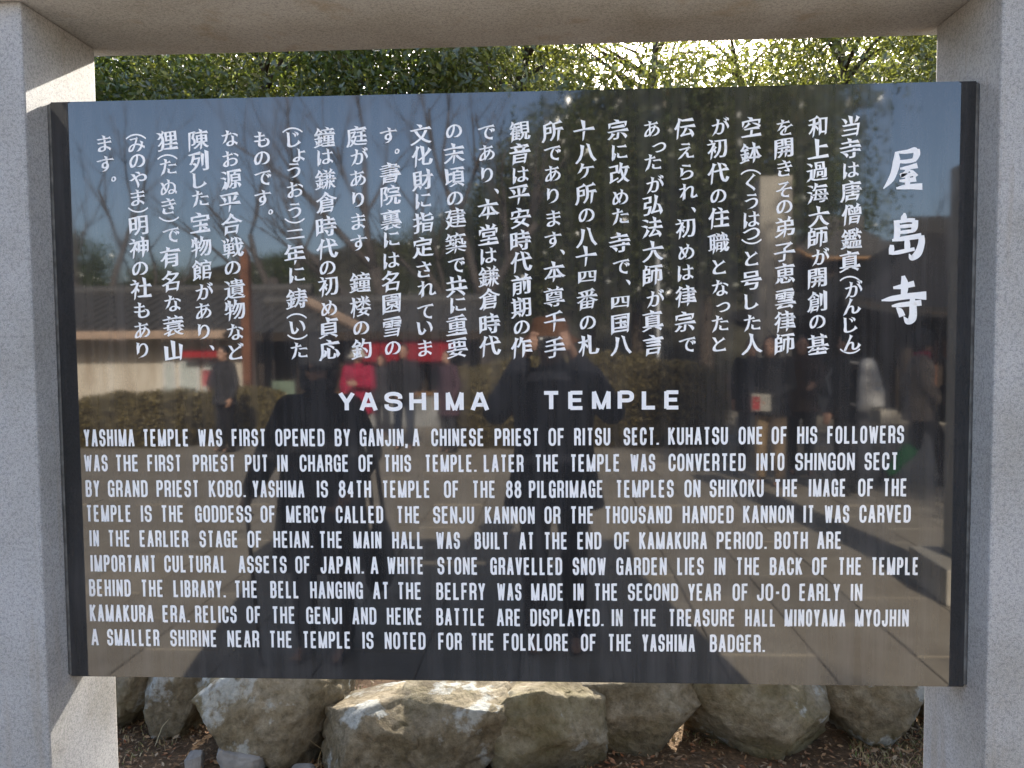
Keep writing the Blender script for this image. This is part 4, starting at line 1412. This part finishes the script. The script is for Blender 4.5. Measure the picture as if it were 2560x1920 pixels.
# --- thin white pole
p = mir(1645, 1000, 13.2)
zt = mir(1640, 640, 13.2).z
pl = empty('white_pole', (p.x, p.y, ground_z(p.y)))
tag(pl, 'thin white flag pole rising out of the clipped hedge', 'pole')
MB().tube([(0, 0, -0.1), (0, 0, zt - pl.location.z)], [0.035, 0.022], 10).build('mast', pl, WHITE_PAINT, True)
MB().tube([(0, 0, zt - pl.location.z), (0, 0, zt - pl.location.z + 0.03), (0, 0, zt - pl.location.z + 0.07)], [0.035, 0.05, 0.01], 10).build('finial', pl, WHITE_PAINT, True)


# --- temple hall (dark) and small gate
def hip_hall(name, label, cx, cy, w, d, eave_z, ridge_z, overhang, mat, wallmat, roof_edge, rot=0.0, openings=3):
    zg = ground_z(max(cy, -31)) - 0.03
    r = empty(name, (cx, cy, zg), rot)
    tag(r, label, 'temple hall')
    hw, hd = w / 2, d / 2
    box_obj('platform', (-hw - 0.5, hw + 0.5, -hd - 0.5, hd + 0.5, -0.2, 0.45), r, GREY_STONE, 0.03)
    wl = box_obj('wall', (-hw, hw, -hd, hd, 0.452, eave_z + 0.25), r, wallmat)
    for i in range(openings):
        xa = -hw + (i + 0.18) * w / openings; xb = -hw + (i + 0.82) * w / openings
        dr = MB().box(xa, xb, hd + 0.003, hd + 0.07, 0.46, eave_z * 0.80).build('door', r, WOOD_D)
        m = MB()
        for q in range(7):
            x = xa + (xb - xa) * (q + 0.5) / 7
            m.box(x - 0.02, x + 0.02, hd + 0.073, hd + 0.10, 0.6, eave_z * 0.76)
        m.build('lattice', dr, WOOD_R)
    for i in range(openings + 1):
        x = -hw + w * i / openings
        MB().tube([(x, hd + 0.55, 0.45), (x, hd + 0.55, eave_z)], [0.14, 0.13], 10).build('pillar', r, WOOD_D, True)
    oh = overhang
    ex, ey = hw + oh, hd + oh
    rl = max(0.3, hw * 0.62)
    # curved hipped roof: rings from eave to ridge
    V, F = [], []
    N, S = 6, 12
    for k in range(N + 1):
        t = k / N
        z = eave_z + (ridge_z - eave_z) * (t ** 1.45)
        X = ex + (rl - ex) * t
        Y = ey + (0.02 - ey) * t
        ringp = []
        for i in range(S + 1): ringp.append((-X + 2 * X * i / S, Y))
        for i in range(1, S + 1): ringp.append((X, Y - 2 * Y * i / S))
        for i in range(1, S + 1): ringp.append((X - 2 * X * i / S, -Y))
        for i in range(1, S): ringp.append((-X, -Y + 2 * Y * i / S))
        for (x, y) in ringp:
            c = max(abs(x) / X, 0.0) ** 6 * max(abs(y) / max(Y, 1e-3), 0) ** 6
            V.append((x, y, z + c * (1 - t) * 0.35))
    M = len(V) // (N + 1)
    for k in range(N):
        for i in range(M):
            F.append((k * M + i, (k + 1) * M + i, (k + 1) * M + (i + 1) % M, k * M + (i + 1) % M))
    rf = from_data('roof', V, F, r, mat)
    md = rf.modifiers.new('s', 'SOLIDIFY'); md.thickness = 0.22; md.offset = -1
    MB().box(-rl - 0.2, rl + 0.2, -0.18, 0.18, ridge_z - 0.1, ridge_z + 0.35).build('ridge', rf, mat)
    e = MB()
    for a, b in (((-ex, ey), (ex, ey)), ((ex, ey), (ex, -ey)), ((-ex, -ey), (-ex, ey))):
        pts = []
        for i in range(13):
            t = i / 12
            x, y = a[0] + (b[0] - a[0]) * t, a[1] + (b[1] - a[1]) * t
            c = (abs(x) / ex) ** 6 * (abs(y) / ey) ** 6
            pts.append((x * 0.985, y * 0.985, eave_z - 0.12 + c * 0.35))
        e.tube(pts, [0.07] * 13, 5)
    e.build('eave_edge', rf, roof_edge)
    return r


hp = mir(2330, 900, 17.0)
hip_hall('temple_hall', 'big dark temple hall with sweeping hipped tile roof', hp.x + 4.2, hp.y - 3.0, 10.5, 7.0, 2.6, 4.9, 1.8, TILE_D, WOOD_D, WOOD_D, 0.0, 5)
gp = mir(2085, 900, 30.0)
hip_hall('temple_gate', 'small temple gate roof with honey coloured eaves beyond the hall', gp.x, gp.y, 2.6, 2.2, mir(2085, 640, 29).z + 0.7, mir(2085, 562, 30).z + 0.7, 0.75, TILE, WOOD_D, WOOD_O, 0.0, 1)

# --- square stone lantern-like pillar right of the sign, its shadow lies on the plaza
p = Vector((2.62, -3.06, 0))
sp = empty('stone_marker', p, 0.05)
tag(sp, 'square pale stone marker post on a low plinth on the plaza', 'marker')
box_obj('plinth', (-.32, .32, -.28, .28, 0.004, 0.22), sp, GREY_STONE, 0.015)
box_obj('shaft', (-.16, .16, -.16, .16, 0.222, 2.6), sp, GREY_STONE, 0.012)

# ================================================================== PEOPLE
def sphere_hull(c0, r0, c1, r1, n=12, m=5):
    """tapered capsule as a closed mesh"""
    a, b = Vector(c0), Vector(c1)
    d = b - a
    d = d.normalized() if d.length > 1e-6 else Vector((0, 0, 1))
    u = d.orthogonal().normalized()
    v = d.cross(u)
    V, F = [a - d * r0], []
    rings = 0
    for (c, r, lo, hi) in ((a, r0, -math.pi / 2, 0), (b, r1, 0, math.pi / 2)):
        for j in range(m):
            t = lo + (hi - lo) * ((j + 1) / m if lo < 0 else j / m)
            z, q = math.sin(t), math.cos(t)
            for k in range(n):
                f = 2 * math.pi * k / n
                V.append(c + d * (r * z) + (u * math.cos(f) + v * math.sin(f)) * (r * q))
            rings += 1
    V.append(b + d * r1)
    for k in range(n): F.append((0, 1 + (k + 1) % n, 1 + k))
    for j in range(rings - 1):
        for k in range(n):
            F.append((1 + j * n + k, 1 + j * n + (k + 1) % n, 1 + (j + 1) * n + (k + 1) % n, 1 + (j + 1) * n + k))
    e = len(V) - 1
    for k in range(n): F.append((e, 1 + (rings - 1) * n + k, 1 + (rings - 1) * n + (k + 1) % n))
    return V, F


def ellipsoid(c, r, n=16, m=10):
    V, F = sphere_hull((0, 0, 0), 1, (0, 0, 1e-5), 1, n, m // 2)
    return [Vector((c[0] + p.x * r[0], c[1] + p.y * r[1], c[2] + p.z * r[2])) for p in V], F


def stack(sections, n=20):
    """closed loft through horizontal ellipses (z, cx, cy, rx, ry)"""
    V, F = [], []
    for (z, cx, cy, rx, ry) in sections:
        for k in range(n):
            t = 2 * math.pi * k / n
            V.append(Vector((cx + rx * math.cos(t), cy + ry * math.sin(t), z)))
    m = len(sections)
    for j in range(m - 1):
        for k in range(n):
            F.append((j * n + k, j * n + (k + 1) % n, (j + 1) * n + (k + 1) % n, (j + 1) * n + k))
    F.append(tuple(range(n - 1, -1, -1)))
    F.append(tuple((m - 1) * n + k for k in range(n)))
    return V, F


def fuse(name, prims, voxel, parent, mat, scale=1.0, smooth=4):
    mb = MB()
    for p in prims: mb.add(*p)
    me0 = bpy.data.meshes.new('tmp')
    me0.from_pydata([tuple(v) for v in mb.v], [], mb.f)
    ob = bpy.data.objects.new('tmp', me0)
    COL.objects.link(ob)
    r = ob.modifiers.new('r', 'REMESH'); r.mode = 'VOXEL'; r.voxel_size = voxel; r.use_smooth_shade = True
    if smooth:
        s = ob.modifiers.new('s', 'SMOOTH'); s.iterations = smooth; s.factor = 0.5
    dg = bpy.context.evaluated_depsgraph_get()
    me = bpy.data.meshes.new_from_object(ob.evaluated_get(dg))
    bpy.data.objects.remove(ob)
    bpy.data.meshes.remove(me0)
    me.name = name
    me.transform(Matrix.Scale(scale, 4))
    return link(name, me, parent, mat)


SKIN = plain('skin', (0.46, 0.27, 0.19), 0.55, 0.35, 0.12, 12)
HAIR = plain('black_hair', (0.018, 0.015, 0.014), 0.5, 0.4, 0.3, 30)
EYE = plain('dark_eye', (0.02, 0.015, 0.012), 0.2, 0.5, 0.1, 10)
SHOE = plain('dark_shoe', (0.03, 0.027, 0.025), 0.5, 0.4, 0.2, 10)


def cloth(name, c): return plain(name, c, 0.85, 0.15, 0.22, 9)


def mirror_j(J):
    return {k: v for k, v in J.items()}


BASE = {  # 1.70 m tall, facing +Y; R is +X
    'pelvis': (0, 0, 0.93), 'waist': (0, 0, 1.08), 'chest': (0, 0, 1.28), 'neck': (0, -0.01, 1.45), 'head': (0, 0.02, 1.585),
    'shR': (0.175, 0, 1.385), 'elR': (0.235, -0.03, 1.12), 'wrR': (0.235, 0.07, 0.88),
    'shL': (-0.175, 0, 1.385), 'elL': (-0.235, -0.03, 1.12), 'wrL': (-0.235, 0.07, 0.88),
    'hipR': (0.09, 0, 0.90), 'knR': (0.10, 0.015, 0.49), 'anR': (0.105, -0.02, 0.085),
    'hipL': (-0.09, 0, 0.90), 'knL': (-0.10, 0.015, 0.49), 'anL': (-0.105, -0.02, 0.085),
}


def hand_prims(wr, d, palm_n, curl=0.5, side=1):
    """palm and five fingers from wrist wr pointing along d; palm_n is the way the palm faces"""
    wr, d, pn = Vector(wr), Vector(d).normalized(), Vector(palm_n).normalized()
    s = d.cross(pn).normalized() * side
    out = [sphere_hull(wr, 0.024, wr + d * 0.05, 0.026)]
    for i, (off, L) in enumerate(((0.030, 0.075), (0.010, 0.085), (-0.010, 0.079), (-0.028, 0.062))):
        k0 = wr + d * 0.082 + s * off
        out.append(sphere_hull(wr + d * 0.03 + s * off * 0.6, 0.015, k0, 0.0125))
        k1 = k0 + (d * (1 - curl * 0.35) + pn * curl * 0.6).normalized() * L * 0.5
        k2 = k1 + (d * (1 - curl) + pn * curl * 1.3).normalized() * L * 0.5
        out += [sphere_hull(k0, 0.0115, k1, 0.0105), sphere_hull(k1, 0.0105, k2, 0.0085)]
    t0 = wr + d * 0.025 + s * 0.022
    t1 = t0 + (d * 0.6 + s * 0.8 + pn * 0.3).normalized() * 0.042
    t2 = t1 + (d * 0.9 + s * 0.1 + pn * 0.4).normalized() * 0.034
    out += [sphere_hull(t0, 0.015, t1, 0.0125), sphere_hull(t1, 0.0125, t2, 0.010)]
    return out


def person(label, loc, rz, height, top, legs, hem=0.80, J=None, hands=None, hat=None, hair=True, voxel=0.012, bulk=1.0, coat_name='jacket', collar=None, group=None, hair_len=0.0, curl=0.35, shoes=SHOE):
    s = height / 1.70
    j = dict(BASE)
    if J: j.update(J)
    root = empty('person', loc, rz)
    tag(root, label, 'person', group)
    H = Vector(j['head']); N = Vector(j['neck'])
    P = []
    # head: skull, jaw, nose, ears, brow, chin
    P += [ellipsoid((H.x, H.y - 0.012, H.z + 0.018), (0.076, 0.094, 0.098)), ellipsoid((H.x, H.y + 0.022, H.z - 0.045), (0.058, 0.066, 0.072)),
          ellipsoid((H.x, H.y + 0.050, H.z - 0.092), (0.026, 0.024, 0.020)),
          sphere_hull((H.x, H.y + 0.080, H.z + 0.005), 0.009, (H.x, H.y + 0.100, H.z - 0.028), 0.013),
          ellipsoid((H.x, H.y + 0.070, H.z + 0.028), (0.050, 0.020, 0.011)),
          ellipsoid((H.x, H.y + 0.080, H.z - 0.060), (0.024, 0.012, 0.010))]
    for q in (-1, 1): P.append(ellipsoid((H.x + q * 0.078, H.y - 0.010, H.z - 0.005), (0.012, 0.020, 0.031)))
    P += [sphere_hull(N + Vector((0, 0, -0.03)), 0.058, (H.x, H.y - 0.015, H.z - 0.05), 0.054)]
    pe, wa, chs = Vector(j['pelvis']), Vector(j['waist']), Vector(j['chest'])
    P += [stack([(pe.z - 0.08, pe.x, pe.y, 0.12, 0.10), (pe.z, pe.x, pe.y, 0.165, 0.115), (wa.z, wa.x, wa.y, 0.135, 0.10), (chs.z, chs.x, chs.y, 0.16, 0.115), (chs.z + 0.10, chs.x, chs.y - .005, 0.16, 0.095), (N.z - 0.02, N.x, N.y, 0.07, 0.06)])]
    for q in 'RL':
        sh, el, wr = Vector(j['sh' + q]), Vector(j['el' + q]), Vector(j['wr' + q])
        P += [sphere_hull(chs + Vector((0.06 if q == 'R' else -0.06, 0, 0.08)), 0.07, sh, 0.056), sphere_hull(sh, 0.054, el, 0.042), sphere_hull(el, 0.040, wr, 0.027)]
        if hands and q in hands: P += hands[q]
        else:
            d = (wr - el).normalized()
            P += hand_prims(wr, d, Vector((-1 if q == 'R' else 1, 0.15, 0)), curl, 1 if q == 'R' else -1)
        hi, kn, an = Vector(j['hip' + q]), Vector(j['kn' + q]), Vector(j['an' + q])
        P += [sphere_hull(hi, 0.083, kn, 0.055), sphere_hull(kn, 0.054, an + Vector((0, 0, 0.03)), 0.037), sphere_hull(an + Vector((0, -0.02, -0.025)), 0.035, an + Vector((0, 0.13, -0.045)), 0.030)]
    fuse('body', P, voxel, root, SKIN, s, 3)
    for q in (-1, 1):
        V, F = ellipsoid((H.x + q * 0.031, H.y + 0.078, H.z + 0.010), (0.011, 0.008, 0.006), 10, 6)
        MB().add([v * s for v in V], F).build('eye', root, EYE, True)
    # trousers
    T = []
    for q in 'RL':
        hi, kn, an = Vector(j['hip' + q]), Vector(j['kn' + q]), Vector(j['an' + q])
        T += [sphere_hull(hi, 0.100, kn, 0.074), sphere_hull(kn, 0.073, an + Vector((0, 0, 0.035)), 0.060)]
        S = [sphere_hull(an + Vector((0, -0.035, -0.040)), 0.042, an + Vector((0, 0.12, -0.050)), 0.036), sphere_hull(an + Vector((0, -0.01, 0.0)), 0.046, an + Vector((0, 0.05, -0.03)), 0.040)]
        fuse('shoe', S, 0.010, root, shoes, s, 2)
    T += [stack([(pe.z - 0.10, pe.x, pe.y, 0.165, 0.115), (pe.z + 0.02, pe.x, pe.y, 0.172, 0.122), (pe.z + 0.12, pe.x, pe.y, 0.150, 0.112)])]
    fuse('trousers', T, 0.014, root, legs, s, 4)
    # jacket or coat
    b = bulk
    sk = [(chs.z + 0.165, N.x, N.y, 0.075, 0.07), (chs.z + 0.12, chs.x, chs.y, 0.15 * b, 0.105 * b), (chs.z + 0.02, chs.x, chs.y, 0.192 * b, 0.145 * b), (wa.z, wa.x, wa.y, 0.178 * b, 0.138 * b), (pe.z, pe.x, pe.y, 0.195 * b, 0.150 * b)]
    if hem < pe.z - 0.05:
        sk.append(((pe.z + hem) / 2, pe.x, pe.y, 0.215 * b, 0.165 * b)); sk.append((hem, pe.x, pe.y, 0.235 * b, 0.180 * b))
    else: sk.append((hem, pe.x, pe.y, 0.190 * b, 0.148 * b))
    K = [stack(sk[::-1])]
    for q in 'RL':
        sh, el, wr = Vector(j['sh' + q]), Vector(j['el' + q]), Vector(j['wr' + q])
        K += [sphere_hull(chs + Vector((0.07 if q == 'R' else -0.07, 0, 0.075)), 0.085, sh, 0.075 * b), sphere_hull(sh, 0.074 * b, el, 0.064 * b), sphere_hull(el, 0.064 * b, wr.lerp(el, 0.10), 0.048 * b)]
    K += [sphere_hull(N + Vector((0, -0.005, -0.045)), 0.080, N + Vector((0, 0.0, -0.005)), 0.074)]
    fuse(coat_name, K, 0.013, root, top, s, 5)
    if collar is not None:
        fuse('scarf', [ellipsoid((N.x, N.y + 0.02, N.z + 0.005), (0.098, 0.098, 0.045)), ellipsoid((N.x + 0.02, N.y + 0.085, N.z - 0.06), (0.05, 0.03, 0.08))], 0.012, root, collar, s, 4)
    if hair:
        hp = [ellipsoid((H.x, H.y - 0.028, H.z + 0.032), (0.086, 0.094, 0.100))]
        if hair_len > 0:
            hp += [ellipsoid((H.x, H.y - 0.050, H.z - 0.03), (0.092, 0.068, 0.10 + hair_len / 2))]
            for q in (-1, 1): hp.append(sphere_hull((H.x + q * 0.078, H.y - 0.01, H.z + 0.03), 0.022, (H.x + q * 0.084, H.y - 0.005, H.z - 0.06 - hair_len * 0.5), 0.020))
        fuse('hair', hp, 0.010, root, HAIR, s, 2)
    if hat:
        kind, mt = hat
        if kind == 'bucket':
            prof = [(0.125, 0.062), (0.118, 0.088), (0.085, 0.100), (0.045, 0.108), (0.040, 0.112), (0.018, 0.150), (0.006, 0.172)]
        elif kind == 'cap':
            prof = [(0.130, 0.030), (0.122, 0.062), (0.100, 0.088), (0.065, 0.104), (0.02, 0.108)]
        else:
            prof = [(0.150, 0.028), (0.140, 0.060), (0.110, 0.092), (0.06, 0.106), (-0.01, 0.110), (-0.05, 0.106)]
        V, F = [(H.x * s, (H.y - 0.012) * s, (H.z + prof[0][0] + 0.004) * s)], []
        n = 28
        for (z, r) in prof:
            for k in range(n):
                t = 2 * math.pi * k / n
                droop = -0.016 * abs(math.sin(t * 1.0)) if (kind == 'bucket' and r > 0.12) else 0
                V.append(((H.x + r * 0.92 * math.cos(t)) * s, (H.y - 0.012 + r * 1.08 * math.sin(t)) * s, (H.z + z + droop) * s))
        for k in range(n): F.append((0, 1 + k, 1 + (k + 1) % n))
        for q in range(len(prof) - 1):
            for k in range(n): F.append((1 + q * n + k, 1 + (q + 1) * n + k, 1 + (q + 1) * n + (k + 1) % n, 1 + q * n + (k + 1) % n))
        ho = from_data('hat', V, F, root, mt, True)
        md = ho.modifiers.new('s', 'SOLIDIFY'); md.thickness = 0.005; md.offset = -1
        if kind == 'cap':
            V, F = ellipsoid((H.x, H.y + 0.12, H.z + 0.035), (0.075, 0.085, 0.009))
            MB().add([v * s for v in V], F).build('visor', ho, mt, True)
    return root


NAVY = cloth('dark_navy_coat', (0.020, 0.021, 0.028))
BLACK = cloth('charcoal_cloth', (0.022, 0.021, 0.023))
CHAR = cloth('dark_grey_cloth', (0.045, 0.044, 0.048))
DENIM = cloth('dark_denim', (0.030, 0.038, 0.060))
BROWNHAT = cloth('brown_felt', (0.16, 0.075, 0.035))
REDC = cloth('crimson_jacket', (0.36, 0.022, 0.060))
WHITEC = cloth('off_white_cloth', (0.62, 0.58, 0.50))
BEIGE = cloth('beige_cotton', (0.34, 0.24, 0.14))
PURPLE = cloth('dusky_purple_cloth', (0.085, 0.048, 0.062))
TAUPE = cloth('taupe_coat', (0.24, 0.20, 0.165))
GREEN = cloth('bright_green_cloth', (0.03, 0.30, 0.09))
PINK = cloth('pink_red_scarf', (0.40, 0.035, 0.075))
SILVER = plain('silvery_nylon', (0.50, 0.49, 0.47), 0.35, 0.5, 0.2, 6)
BLACKPL = plain('black_plastic', (0.020, 0.020, 0.022), 0.35, 0.5, 0.1, 10)
LENS = plain('lens_glass', (0.01, 0.01, 0.014), 0.05, 0.6, 0.1, 10)

# --- the photographer, standing in front of the panel
PX, PY = 0.02, -2.13
sc_ = 0.985
cz = CAM_H / sc_


def grip(side):
    """hand closed on the side of the compact camera (before scaling)"""
    q = 1 if side == 'R' else -1
    cx = -PX / sc_
    def v(x, y, z): return Vector((cx + q * x, y, cz + z))
    out = [sphere_hull(v(0.112, 0.165, -0.052), 0.026, v(0.092, 0.205, -0.020), 0.028), sphere_hull(v(0.092, 0.205, -0.02), 0.027, v(0.080, 0.225, 0.012), 0.020)]
    top = [(0.088, 0.222, 0.022), (0.080, 0.250, 0.044), (0.055, 0.268, 0.040)]
    f = [top,
         [(0.092, 0.225, 0.006), (0.090, 0.268, 0.014), (0.058, 0.273, 0.012)],
         [(0.094, 0.222, -0.014), (0.092, 0.266, -0.008), (0.062, 0.273, -0.010)],
         [(0.094, 0.216, -0.032), (0.090, 0.258, -0.028), (0.064, 0.270, -0.030)]]
    for ch, r in zip(f, (0.0125, 0.0125, 0.012, 0.011)):
        a, b, c = (v(*p) for p in ch)
        out += [sphere_hull(a, r * 1.1, b, r), sphere_hull(b, r, c, r * 0.85)]
    a, b, c = v(0.090, 0.195, -0.015), v(0.070, 0.212, -0.002), v(0.045, 0.216, -0.006)
    out += [sphere_hull(a, 0.016, b, 0.013), sphere_hull(b, 0.013, c, 0.010)]
    return out


ph = person('person in dark coat and brown bucket hat holding a small camera up to the face', (PX, PY, 0), 0.0, 1.70 * sc_, NAVY, BLACK, hem=0.74,
            J={'elR': (0.285, 0.09, 1.235), 'wrR': (0.125 - PX, 0.150, cz - 0.072), 'elL': (-0.285, 0.09, 1.235), 'wrL': (-0.125 - PX, 0.150, cz - 0.072), 'head': (-PX, 0.03, 1.578)},
            hands={'R': grip('R'), 'L': grip('L')}, hat=('bucket', BROWNHAT), voxel=0.0075, bulk=1.12, coat_name='coat')
cm = empty('compact_camera', (0.0, PY + 0.243 * sc_, CAM_H))
tag(cm, 'small black compact camera held up in both hands', 'camera')
box_obj('camera_body', (-0.058, 0.052, -0.020, 0.012, -0.034, 0.030), cm, BLACKPL, 0.006, 3)
lb = MB().tube([(0, 0.010, 0), (0, 0.021, 0), (0, 0.0212, 0), (0, 0.0268, 0)], [0.026, 0.026, 0.022, 0.022], 24).build('lens_barrel', cm, BLACKPL, True)
MB().tube([(0, 0.0262, 0), (0, 0.0271, 0)], [0.017, 0.015], 20).build('lens_glass', lb, LENS, True)
box_obj('flash_window', (-0.045, -0.030, 0.0122, 0.0135, 0.014, 0.024), cm, WHITE_PAINT)

# --- companion with cane
p = mir(812, 1640, 1.98)
cpos = Vector((p.x, -1.98, 0))
comp = person('person in long dark coat and dark knitted hat standing with a cane', cpos, 0.06, 1.58, BLACK, BLACK, hem=0.50,
              J={'shR': (0.155, 0, 1.325), 'shL': (-0.155, 0, 1.325), 'chest': (0, 0, 1.25), 'elL': (-0.29, -0.01, 1.09), 'wrL': (-0.345, 0.10, 0.90), 'elR': (0.26, 0.0, 1.10), 'wrR': (0.20, 0.14, 0.92)}, hat=('beanie', CHAR), voxel=0.009, bulk=1.16, coat_name='coat',
              collar=CHAR, hair_len=0.10, curl=0.9)
cn = empty('walking_cane', (-1.40, -1.86, 0.0))
tag(cn, 'thin dark walking cane held upright at the side', 'cane')
hx, hy = cpos.x - 0.345 * 0.93 - cn.location.x, cpos.y + 0.16 * 0.93 - cn.location.y
MB().tube([(0, 0, 0.03), (hx, hy, 0.82), (hx * 1.0, hy - 0.02, 0.85), (hx, hy - 0.07, 0.855)], [0.009, 0.010, 0.011, 0.011], 10).build('shaft', cn, WOOD_D, True)
MB().tube([(0, 0, 0.001), (0, 0, 0.035)], [0.015, 0.012], 10).build('rubber_tip', cn, BLACKPL, True)
bgp = empty('shoulder_bag', (cpos.x + 0.30, cpos.y + 0.06, 0.0))
tag(bgp, 'dark soft shoulder bag hanging beside the long coat', 'bag')
fuse('pouch', [stack([(0.38, 0, 0, 0.05, 0.13), (0.44, 0, 0, 0.07, 0.16), (0.60, 0, 0, 0.06, 0.15), (0.68, 0, 0, 0.03, 0.13)])], 0.012, bgp, BLACK, 1.0, 4)
MB().tube([(0.0, -0.11, 0.66), (-0.03, -0.07, 1.0), (-0.14, -0.02, 1.315), (-0.05, 0.05, 1.05), (0.0, 0.11, 0.66)], [0.011] * 5, 6).build('strap', bgp, BLACKPL, True)


def spot(px, dist):
    q = mir(px, 1000, dist)
    return (q.x, -dist, ground_z(-dist))


WALK = {'hipR': (0.09, 0.02, 0.90), 'knR': (0.10, 0.20, 0.52), 'anR': (0.105, 0.26, 0.09), 'knL': (-0.10, -0.05, 0.48), 'anL': (-0.105, -0.33, 0.12),
        'elR': (0.24, -0.14, 1.13), 'wrR': (0.23, -0.12, 0.88), 'elL': (-0.24, 0.06, 1.12), 'wrL': (-0.22, 0.22, 0.93)}
PHONE = {'elR': (0.23, 0.06, 1.14), 'wrR': (0.07, 0.26, 1.18), 'elL': (-0.23, 0.02, 1.13), 'wrL': (-0.13, 0.24, 1.02)}
BACK = 'visitors across the plaza'
person('person in dark jacket standing in front of the low brownish hedge', spot(562, 10.4), 0.5, 1.66, CHAR, BLACK, hem=0.78, J={'elL': (-0.28, 0.05, 1.12), 'wrL': (-0.12, 0.20, 1.05)}, group=BACK)
person('person in crimson jacket and white hat with pale trousers', spot(897, 9.2), 0.1, 1.58, REDC, WHITEC, hem=0.72, J=PHONE, hat=('bucket', WHITEC), group=BACK, bulk=1.05, collar=REDC)
person('person in charcoal jacket and dark jeans walking from the shop', spot(1010, 10.8), 0.0, 1.68, BLACK, DENIM, hem=0.80, J={'elR': (0.25, 0.02, 1.13), 'wrR': (0.23, 0.16, 0.94), 'elL': (-0.25, 0.02, 1.12), 'wrL': (-0.10, 0.20, 0.90)}, group=BACK)
person('person in dark clothes standing behind the crimson jacket', spot(955, 13.4), 0.3, 1.56, CHAR, BLACK, hem=0.70, group=BACK, hair_len=0.06)
person('person in dusky purple coat by the end of the big azalea hedge', spot(1122, 10.3), 0.9, 1.58, PURPLE, CHAR, hem=0.62, group=BACK, hair_len=0.05)
RG = 'visitors in the shade near the stone shaft'
pa = spot(1926, 6.9)
person('person in dark jacket and beige trousers reading a coloured leaflet', pa, 0.55, 1.64, BLACK, BEIGE, hem=0.80, J={'elR': (0.24, 0.05, 1.13), 'wrR': (0.06, 0.24, 1.02), 'elL': (-0.24, 0.05, 1.12), 'wrL': (-0.07, 0.24, 1.00), 'head': (0.01, 0.05, 1.57)}, group=RG, hair_len=0.06)
lf = empty('leaflet', (pa[0] + math.cos(0.55) * 0.0 - math.sin(0.55) * 0.33, pa[1] + math.cos(0.55) * 0.33, pa[2] + 0.93), 0.55)
tag(lf, 'folded leaflet printed in red and pale green held in the hands', 'leaflet')
box_obj('pages', (-0.10, 0.10, -0.004, 0.004, -0.09, 0.09), lf, plain('leaflet_print', (0.45, 0.42, 0.36), 0.5, 0.3, 0.3, 8))
box_obj('cover_print', (-0.092, -0.01, 0.0045, 0.006, -0.08, 0.06), lf, plain('leaflet_red', (0.42, 0.06, 0.06), 0.5, 0.3, 0.2, 8))
person('person in brown jacket standing next to the leaflet reader', spot(2003, 7.8), 0.2, 1.66, cloth('dark_brown_cloth', (0.050, 0.032, 0.024)), BLACK, hem=0.78, J={'elR': (0.25, 0.10, 1.20), 'wrR': (0.12, 0.28, 1.12)}, group=RG)
person('person in black coat partly hidden behind the leaflet reader', spot(1880, 8.8), 0.4, 1.66, BLACK, CHAR, hem=0.72, group=RG)
pb = spot(2120, 6.3)
person('person in dark clothes carrying a silvery backpack', pb, 2.4, 1.64, BLACK, CHAR, hem=0.80, group=RG)
bp = empty('backpack', (pb[0] - 0.10, pb[1] + 0.12, pb[2]), 2.4)
tag(bp, 'silvery grey nylon backpack with pale straps', 'backpack')
bp.location = Vector(pb) + Matrix.Rotation(2.4, 4, 'Z') @ Vector((0, -0.20, 0))
fuse('pack', [stack([(0.86, 0, 0, 0.15, 0.07), (0.92, 0, -0.02, 0.17, 0.10), (1.15, 0, -0.02, 0.155, 0.10), (1.33, 0, 0, 0.11, 0.07), (1.38, 0, 0, 0.05, 0.04)]), stack([(0.90, 0, -0.10, 0.12, 0.05), (1.08, 0, -0.10, 0.12, 0.05)])], 0.013, bp, SILVER, 1.0, 3)
for q in (-1, 1):
    MB().tube([(q * 0.09, 0.05, 1.33), (q * 0.12, 0.24, 1.36), (q * 0.13, 0.36, 1.18), (q * 0.13, 0.30, 0.98), (q * 0.12, 0.06, 0.92)], [0.014] * 5, 6).build('strap', bp, SILVER, True)
pd = spot(2300, 6.8)
gp_ = person('person in taupe coat with pink scarf and one bright green gaiter striding past', pd, -1.2, 1.66, TAUPE, BLACK, hem=0.74, J=WALK, group=RG, collar=PINK, hat=('beanie', CHAR), hair_len=0.03)
fuse('gaiter', [sphere_hull((-0.101, -0.09, 0.43), 0.080, (-0.104, -0.29, 0.18), 0.070)], 0.013, gp_, GREEN, 1.66 / 1.70, 3)
tb = empty('tote_bag', Vector(pd) + Vector((0.16, 0.20, 0)), -1.2)
tag(tb, 'large black tote bag slung beside the taupe coat', 'bag')
fuse('pouch', [stack([(0.72, 0, 0, 0.16, 0.05), (0.80, 0, 0, 0.19, 0.07), (1.05, 0, 0, 0.17, 0.06), (1.10, 0, 0, 0.15, 0.04)])], 0.012, tb, BLACK, 1.0, 3)
MB().tube([(-0.13, 0, 1.08), (-0.06, 0.0, 1.36), (0.02, -0.06, 1.42), (0.07, 0.0, 1.34), (0.13, 0, 1.08)], [0.011] * 5, 6).build('handle', tb, BLACKPL, True)
